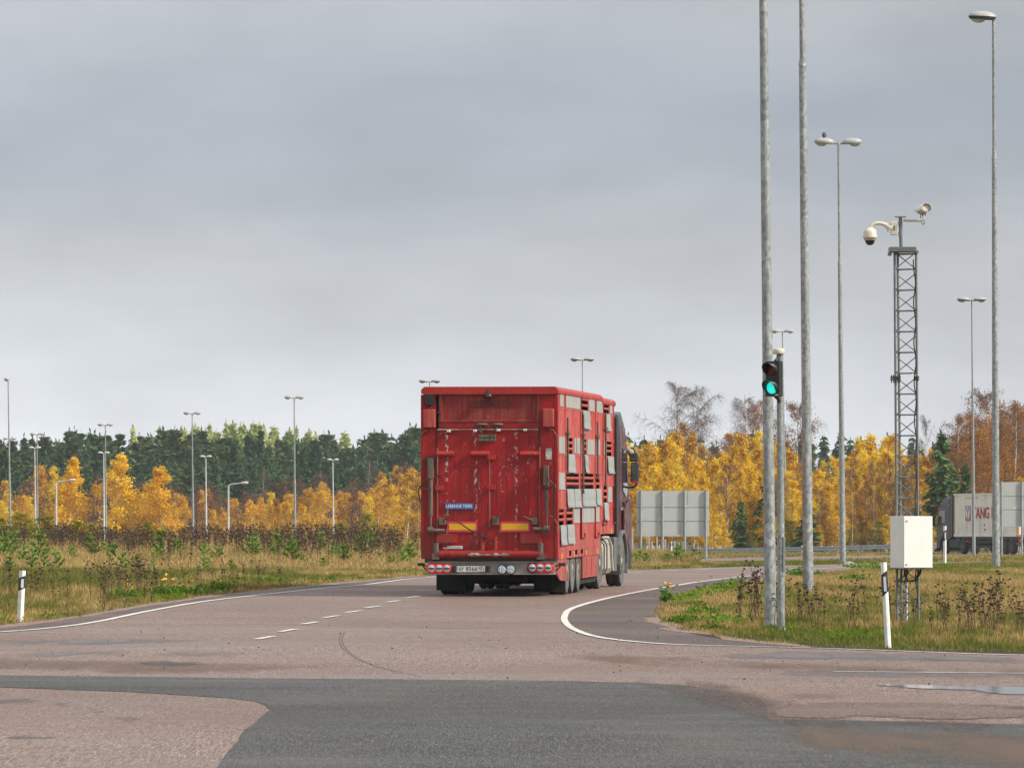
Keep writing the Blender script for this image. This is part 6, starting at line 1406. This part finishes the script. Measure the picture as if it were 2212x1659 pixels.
# left bank: tall straw grass
X, Y = scatter(245000, 163, 300, -320, 1130); k = offroad(X, Y); X, Y = X[k], Y[k]; px = fpx(X, Y)
grass('grass', X, Y, (.13 + .19 * sms(168, 190, Y)) * NR.uniform(.45, 1.25, len(X)), .028 * np.ones(len(X)), .10 + .22 * (1 - sms(164, 176, Y)) + .1 * (px > 800))

# --- dead tansy stalks
def tansy(seed, h=.75):
    rs = np.random.RandomState(seed); mb = MB()
    for s in range(1 + (seed % 3 == 0)):
        p0 = Vector((rs.normal() * .04, rs.normal() * .04, -.02)); hh = h * rs.uniform(.75, 1.05); pts = limb(mb, p0, (rs.normal() * .08, rs.normal() * .08, 1), hh, .010, 5, rs, 0, 0, 5, .05)
        for j in (3, 4, 4, 5, 5):
            d = Vector((rs.normal() * .5, rs.normal() * .5, 1)); q = limb(mb, pts[j], d, hh * rs.uniform(.08, .2), .007, 2, rs, 0, 0, 4)[-1]
            r = rs.uniform(.016, .04)
            mb.lathe([(0, -.012), (r * .6, -.008), (r, .004), (r * .85, .014), (0, .018)], 7, Matrix.Translation(q) @ Matrix.Rotation(rs.normal() * .3, 4, 'X'), 1, False)
        for j in range(1, 5):
            for _ in range(2):
                q = pts[j] + Vector(rs.normal(size=3)) * .02; d = Vector(rs.normal(size=3)) * .025; e_ = Vector(rs.normal(size=3)) * .012; mb.add([q, q + d, q + d + e_, q + e_], [(0, 1, 2, 3)], 0)
    return mb.build('dead_tansy', [L_STEM, L_TANSY], normals=False)
TAN = [tansy(200 + i) for i in range(6)]; TUSED = set()
VR = random.Random(21)
def put(pr, px_, py_, label, cat, group, s=1.0, Y=None, nm=None):
    if Y is None: X, Y = ground_px(px_, py_)
    else: X = (px_ - CX) / F * Y
    o = pr.copy() if pr.name in TUSED else pr; 
    if pr.name in TUSED: C.objects.link(o)
    TUSED.add(pr.name); o.location = (X, Y, float(G(X, Y))); k = s * VR.uniform(.8, 1.2); o.scale = (k, k, k * VR.uniform(.9, 1.1)); o.rotation_euler = (VR.uniform(-.06, .06), VR.uniform(-.06, .06), VR.uniform(0, 6.28))
    tag(o, label, cat, group); return o
TLr, TGr = 'dead brown tansy stalk with flat dark heads on the right grass island', 'dead tansy stalks on the right island'
for cx_, cy_, sx, sy, n, s in ((1612, 1338, 14, 14, 9, 1.0), (1632, 1345, 9, 10, 8, 1.15), (1662, 1357, 8, 4, 4, .8), (1705, 1352, 18, 8, 7, .8), (1745, 1356, 18, 8, 8, .75), (1782, 1356, 16, 8, 7, .75), (1838, 1358, 22, 8, 8, .75), (1885, 1358, 18, 8, 6, .8), (1948, 1362, 20, 8, 9, .8), (1990, 1362, 20, 8, 9, .7), (2045, 1372, 24, 8, 12, .75), (2085, 1372, 24, 8, 12, .85), (2135, 1374, 20, 10, 14, .95), (2180, 1372, 22, 8, 12, .85), (2225, 1374, 22, 8, 8, .8)):
    for _ in range(int(n * .8)): put(VR.choice(TAN), VR.gauss(cx_, sx), min(VR.gauss(cy_, sy), 1386), TLr, 'weed', TGr, s * .85)
TLl, TGl = 'dead brown tansy stalk on the left road verge in front of the path', 'dead tansy stalks on the left verge'
for cx_, cy_, sx, sy, n, s in ((15, 1300, 25, 8, 10, .8), (95, 1300, 30, 8, 10, .7), (205, 1303, 28, 9, 16, .75), (290, 1290, 30, 8, 16, .8), (345, 1283, 25, 6, 9, .7), (520, 1268, 22, 4, 10, .65), (430, 1274, 40, 6, 8, .5), (600, 1262, 30, 4, 5, .5)):
    for _ in range(n): put(VR.choice(TAN), VR.gauss(cx_, sx), VR.gauss(cy_, sy), TLl, 'weed', TGl, s)
# the dense belt of dead weeds on the bank: one mass
def weed_mass(n):
    Vs, Fs, Ms = [], [], []; off = 0; dat = []
    for o in TAN:
        me = o.data; v = np.zeros(len(me.vertices) * 3, np.float32); me.vertices.foreach_get('co', v); dat.append((v.reshape(-1, 3), [(tuple(p.vertices), p.material_index) for p in me.polygons]))
    q4, m4 = [], []
    for i in range(n):
        v, fs = dat[VR.randrange(len(dat))]; t = VR.random()
        px_ = VR.uniform(-90, 915); ct_ = np.interp(px_, [-90, 100, 250, 420, 560, 640, 760, 850, 920], [214, 218, 214, 220, 218, 212, 206, 205, 200]); wd_ = np.interp(px_, [-90, 200, 300, 700, 850, 920], [12, 9, 12, 14, 12, 6])
        if (55 < px_ < 90 or 330 < px_ < 360 or px_ > 860) and VR.random() < .6: continue
        Y = VR.gauss(ct_, wd_); X = (px_ - CX) / F * Y; a = VR.uniform(0, 6.28); s = VR.uniform(.7, 1.15)
        R_ = np.array([[math.cos(a), -math.sin(a), 0], [math.sin(a), math.cos(a), 0], [0, 0, 1]]) * s
        Vs.append(v @ R_.T + np.array([X, Y, float(G(X, Y))]))
        for f, m in fs:
            if len(f) == 4: q4.append([off + k for k in f]); m4.append(m)
            elif len(f) == 3: q4.append([off + f[0], off + f[1], off + f[2], off + f[2]]); m4.append(m)
        off += len(v)
    return np.concatenate(Vs), q4, m4
Vw, Fw, Mw = weed_mass(1150)
me = bpy.data.meshes.new('dead_weeds'); me.from_pydata([tuple(p) for p in Vw], [], [tuple(dict.fromkeys(f)) for f in Fw]); me.materials.append(L_STEM); me.materials.append(L_TANSY); me.polygons.foreach_set('material_index', Mw)
o = bpy.data.objects.new('dead_weeds', me); C.objects.link(o); o['kind'] = 'stuff'

# --- pine saplings on the bank
def sapling(seed, h=1.1):
    rs = np.random.RandomState(seed); P, S, A = [], [], []
    def shoot(p, d, ln):
        p = np.array(p); d = np.array(d) / np.linalg.norm(d)
        for k in range(int(ln * 75)):
            f = rs.rand(); P.append(p + d * ln * f + rs.normal(size=3) * .010); S.append(.036 * rs.uniform(.7, 1.2)); A.append(d * .8 + rs.normal(size=3) * .5)
    shoot((0, 0, .1), (0, 0, 1), h - .1)
    for w in range(3):
        z = h * (.16 + .24 * w); l = h * (.50 - .10 * w)
        for b in range(5):
            a = rs.rand() * 6.283; d = (math.cos(a), math.sin(a), .95); shoot((0, 0, z), d, l * rs.uniform(.7, 1.15))
            e_ = np.array((math.cos(a), math.sin(a), .95)); e_ /= np.linalg.norm(e_)
            for s_ in (-1, 1): shoot(np.array((0, 0, z)) + e_ * l * .5, (math.cos(a + s_ * .8), math.sin(a + s_ * .8), .6), l * .4)
    V, Fq = quads(np.array(P), np.array(S), rs, aim=np.array(A), aspect=1.5)
    V2 = np.array([(-.015, 0, 0), (.015, 0, 0), (.01, 0, h * .9), (-.01, 0, h * .9), (0, -.015, 0), (0, .015, 0), (0, .01, h * .9), (0, -.01, h * .9)])
    V = np.concatenate([V, V2]); n = len(V) - 8; Fq = np.concatenate([Fq, [[n, n+1, n+2, n+3], [n+4, n+5, n+6, n+7]]])
    mi = np.zeros(len(Fq), int); mi[-2:] = 1
    return fast_mesh('pine_sapling', V, Fq, 4, [L_SAP, M_SPRBARK], matidx=mi)
SAP = [sapling(300 + i) for i in range(5)]
SL, SG = 'young green pine sapling in the straw grass on the left bank', 'pine saplings on the left bank'
def bank_px(px_, py_):
    best = None
    for Y in np.arange(150, 262, .5):
        X = (px_ - CX) / F * Y; v = HZ + (HC - float(G(X, Y))) * F / Y
        if best is None or abs(v - py_) < best[0]: best = (abs(v - py_), Y)
    return best[1]
for px_, py_, hp in ((25, 1212, 62), (8, 1215, 48), (50, 1226, 36), (82, 1222, 48), (70, 1236, 34), (95, 1237, 34), (122, 1238, 36), (20, 1240, 28), (154, 1218, 36), (200, 1214, 48), (232, 1208, 34), (250, 1222, 46), (240, 1228, 24), (262, 1240, 34), (295, 1236, 30), (332, 1240, 28), (330, 1224, 22), (352, 1208, 50), (384, 1206, 36), (345, 1216, 30), (442, 1216, 46), (472, 1222, 42), (452, 1232, 26), (440, 1238, 24), (500, 1238, 20), (512, 1240, 16), (545, 1216, 40), (600, 1215, 44), (632, 1208, 40), (632, 1225, 48), (655, 1228, 22), (688, 1200, 46), (700, 1234, 28), (725, 1218, 30), (745, 1226, 34), (780, 1212, 40), (802, 1205, 50), (820, 1220, 28), (845, 1230, 30), (870, 1228, 34), (885, 1222, 40)):
    Yb = bank_px(px_, py_); ppm_ = F / Yb; put(VR.choice(SAP), px_, 0, SL, 'sapling', SG, hp * 1.45 / ppm_ / 1.1, Y=Yb)
for px_, h_, Y_ in ((1384, .8, 235), (1396, .6, 228), (1440, .7, 232), (1462, 1.0, 238), (1470, .9, 246), (1500, .7, 244), (1510, .6, 250), (1372, .6, 230)):
    put(VR.choice(SAP), px_, 0, 'young pine sapling in the tall grass below the left sign board', 'sapling', 'pine saplings below the sign board', h_ * .8, Y=Y_)
# --- bright green herbs
def herb(seed, R=.4, h=.22, n=150, flowers=0):
    rs = np.random.RandomState(seed); P = rs.normal(size=(n, 3)) * np.array([R * .5, R * .5, h * .3]); P[:, 2] = np.abs(P[:, 2]) + h * .25 * rs.rand(n)
    V, Fq = quads(P, rs.uniform(.5, 1.2, n) * .042, rs, aspect=1.6); mi = np.zeros(n, int)
    if flowers:
        Q = rs.normal(size=(flowers, 3)) * np.array([R * .35, R * .35, h * .1]) + np.array([0, 0, h]); V3, F3 = quads(Q, np.full(flowers, .035), rs); V = np.concatenate([V, V3]); Fq = np.concatenate([Fq, F3 + 4 * n]); mi = np.concatenate([mi, np.ones(flowers, int)])
    return fast_mesh('flowering_herb' if flowers else 'green_herb', V, Fq, 4, [L_HERB, L_FLOW], matidx=mi)
HERB = [herb(400 + i, .38 + .08 * i) for i in range(4)]
HLr, HGr = 'low bright green leafy herb clump on the right grass island', 'green herb clumps on the right island'
for px_, py_, s in ((1475, 1298, 1), (1482, 1294, .8), (1500, 1290, .8), (1535, 1284, 1), (1562, 1275, 1), (1575, 1277, .9), (1590, 1263, .8), (1612, 1264, .5), (1615, 1298, .8), (1640, 1294, .9), (1655, 1290, .9), (1640, 1303, .8), (1500, 1331, .7), (1520, 1326, .9), (1545, 1330, .8), (1470, 1346, .8), (1490, 1340, .8), (1555, 1348, .9), (1575, 1342, .8), (1540, 1362, .8), (1600, 1345, .7), (1720, 1240, .9), (1733, 1243, 1.1), (1860, 1227, 1.4), (1885, 1228, 1.4), (1835, 1257, 1.3), (1845, 1260, 1.2), (1905, 1232, .9), (2030, 1228, 1.3), (2045, 1229, 1.0), (2140, 1233, 1.0), (1828, 1217, .7), (2070, 1232, .8), (1700, 1362, .6), (1730, 1372, .6), (2090, 1380, .8), (2130, 1386, .7), (1850, 1385, .9), (2180, 1360, .7), (1800, 1382, .6)):
    put(VR.choice(HERB), px_, py_, HLr, 'herb', HGr, s * .8)
HLl, HGl = 'low bright green leafy herb clump on the left road verge', 'green herb clumps on the left verge'
for px_, py_, s in ((10, 1256, 1), (25, 1262, .8), (130, 1250, 1), (140, 1263, 1.1), (150, 1268, .9), (195, 1268, 1.0), (205, 1272, .9), (260, 1262, .9), (340, 1262, .9), (375, 1265, 1.2), (395, 1255, 1.0), (410, 1262, 1.1), (425, 1266, .9), (440, 1262, .8), (500, 1255, 1.0), (510, 1260, 1.0), (545, 1258, 1.0), (570, 1262, 1.1), (595, 1258, 1.2), (605, 1262, 1.0), (640, 1258, .8), (680, 1258, .9), (745, 1254, .8), (772, 1258, .8), (878, 1242, .9), (890, 1241, 1.0), (100, 1352, .7), (8, 1348, .8), (50, 1282, .8), (120, 1292, .6), (345, 1300, .8), (370, 1308, .7)):
    put(VR.choice(HERB), px_, min(py_, np.interp(px_, [0, 100, 300, 500, 900], [1345, 1335, 1302, 1274, 1243])), HLl, 'herb', HGl, s * .75)
fl = herb(450, .16, .36, 120, 16); put(fl, 1440, 1300, 'yellow flowering tansy plant at the tip of the right grass island', 'flower', None, .8)
fl2 = herb(451, .4, .34, 150, 8)
for i, (px_, py_) in enumerate(((275, 1296), (350, 1290), (410, 1288), (475, 1280))): put(fl2, px_, py_, 'green tansy clump with few yellow flowers on the left verge', 'flower', 'yellow flowering clumps on the left verge', .9)

# --- loose pebbles and crumbs of soil on the asphalt
pv, pf, n = [], [], 0
for i in range(420):
    if i < 300: px_, py_ = VR.uniform(1230, 2260), 1330 + abs(VR.gauss(0, 1)) * 62
    else: px_, py_ = VR.uniform(-40, 1100), VR.uniform(1330, 1470)
    X, Y = ground_px(px_, py_)
    if not inside(ROAD_W, np.array([X]), np.array([Y]))[0]: continue
    r = VR.choice([.004, .005, .006, .007, .009, .013]); z = float(G0(Y)) + .02
    pts = [(X + r * VR.uniform(.7, 1.4) * dx, Y + r * VR.uniform(.7, 1.4) * dy, z + r * dz) for dx, dy, dz in ((1, 0, .3), (0, 1, .3), (-1, 0, .3), (0, -1, .3), (.1, 0, 1.1), (0, 0, -.4))]
    pv += pts; pf += [(n, n+1, n+4), (n+1, n+2, n+4), (n+2, n+3, n+4), (n+3, n, n+4), (n+1, n, n+5), (n+2, n+1, n+5), (n+3, n+2, n+5), (n, n+3, n+5)]; n += 6
me = bpy.data.meshes.new('pebbles'); me.from_pydata(pv, [], pf); me.materials.append(mk('dark_crumbs', (.03, .024, .02), (.10, .075, .06), 3, rough=.9)); o = bpy.data.objects.new('pebbles', me); C.objects.link(o); o['kind'] = 'stuff'
# prototypes that were never placed
def drop(o):
    for ch in list(o.children): drop(ch)
    bpy.data.objects.remove(o)
for o in [o for o in C.objects if o.parent is None and o.type in ('EMPTY', 'MESH') and 'label' not in o and 'kind' not in o]: drop(o)
# ------------------------------------------------------------------ air between the camera and the far forest
HAZE = 0.00009
if HAZE:
    hz = MB().box((-420, -30, -1.6), (420, 1250, 42)).build('haze', bpy.data.materials.new('haze_air')); hz['kind'] = 'stuff'
    m = hz.data.materials[0]; m.use_nodes = True; t = m.node_tree; t.nodes.clear()
    o_ = N(t, 'ShaderNodeOutputMaterial'); v_ = N(t, 'ShaderNodeVolumePrincipled'); v_.inputs['Color'].default_value = (.82, .87, .93, 1); v_.inputs['Density'].default_value = HAZE
    L(t, v_.outputs[0], o_.inputs['Volume'])
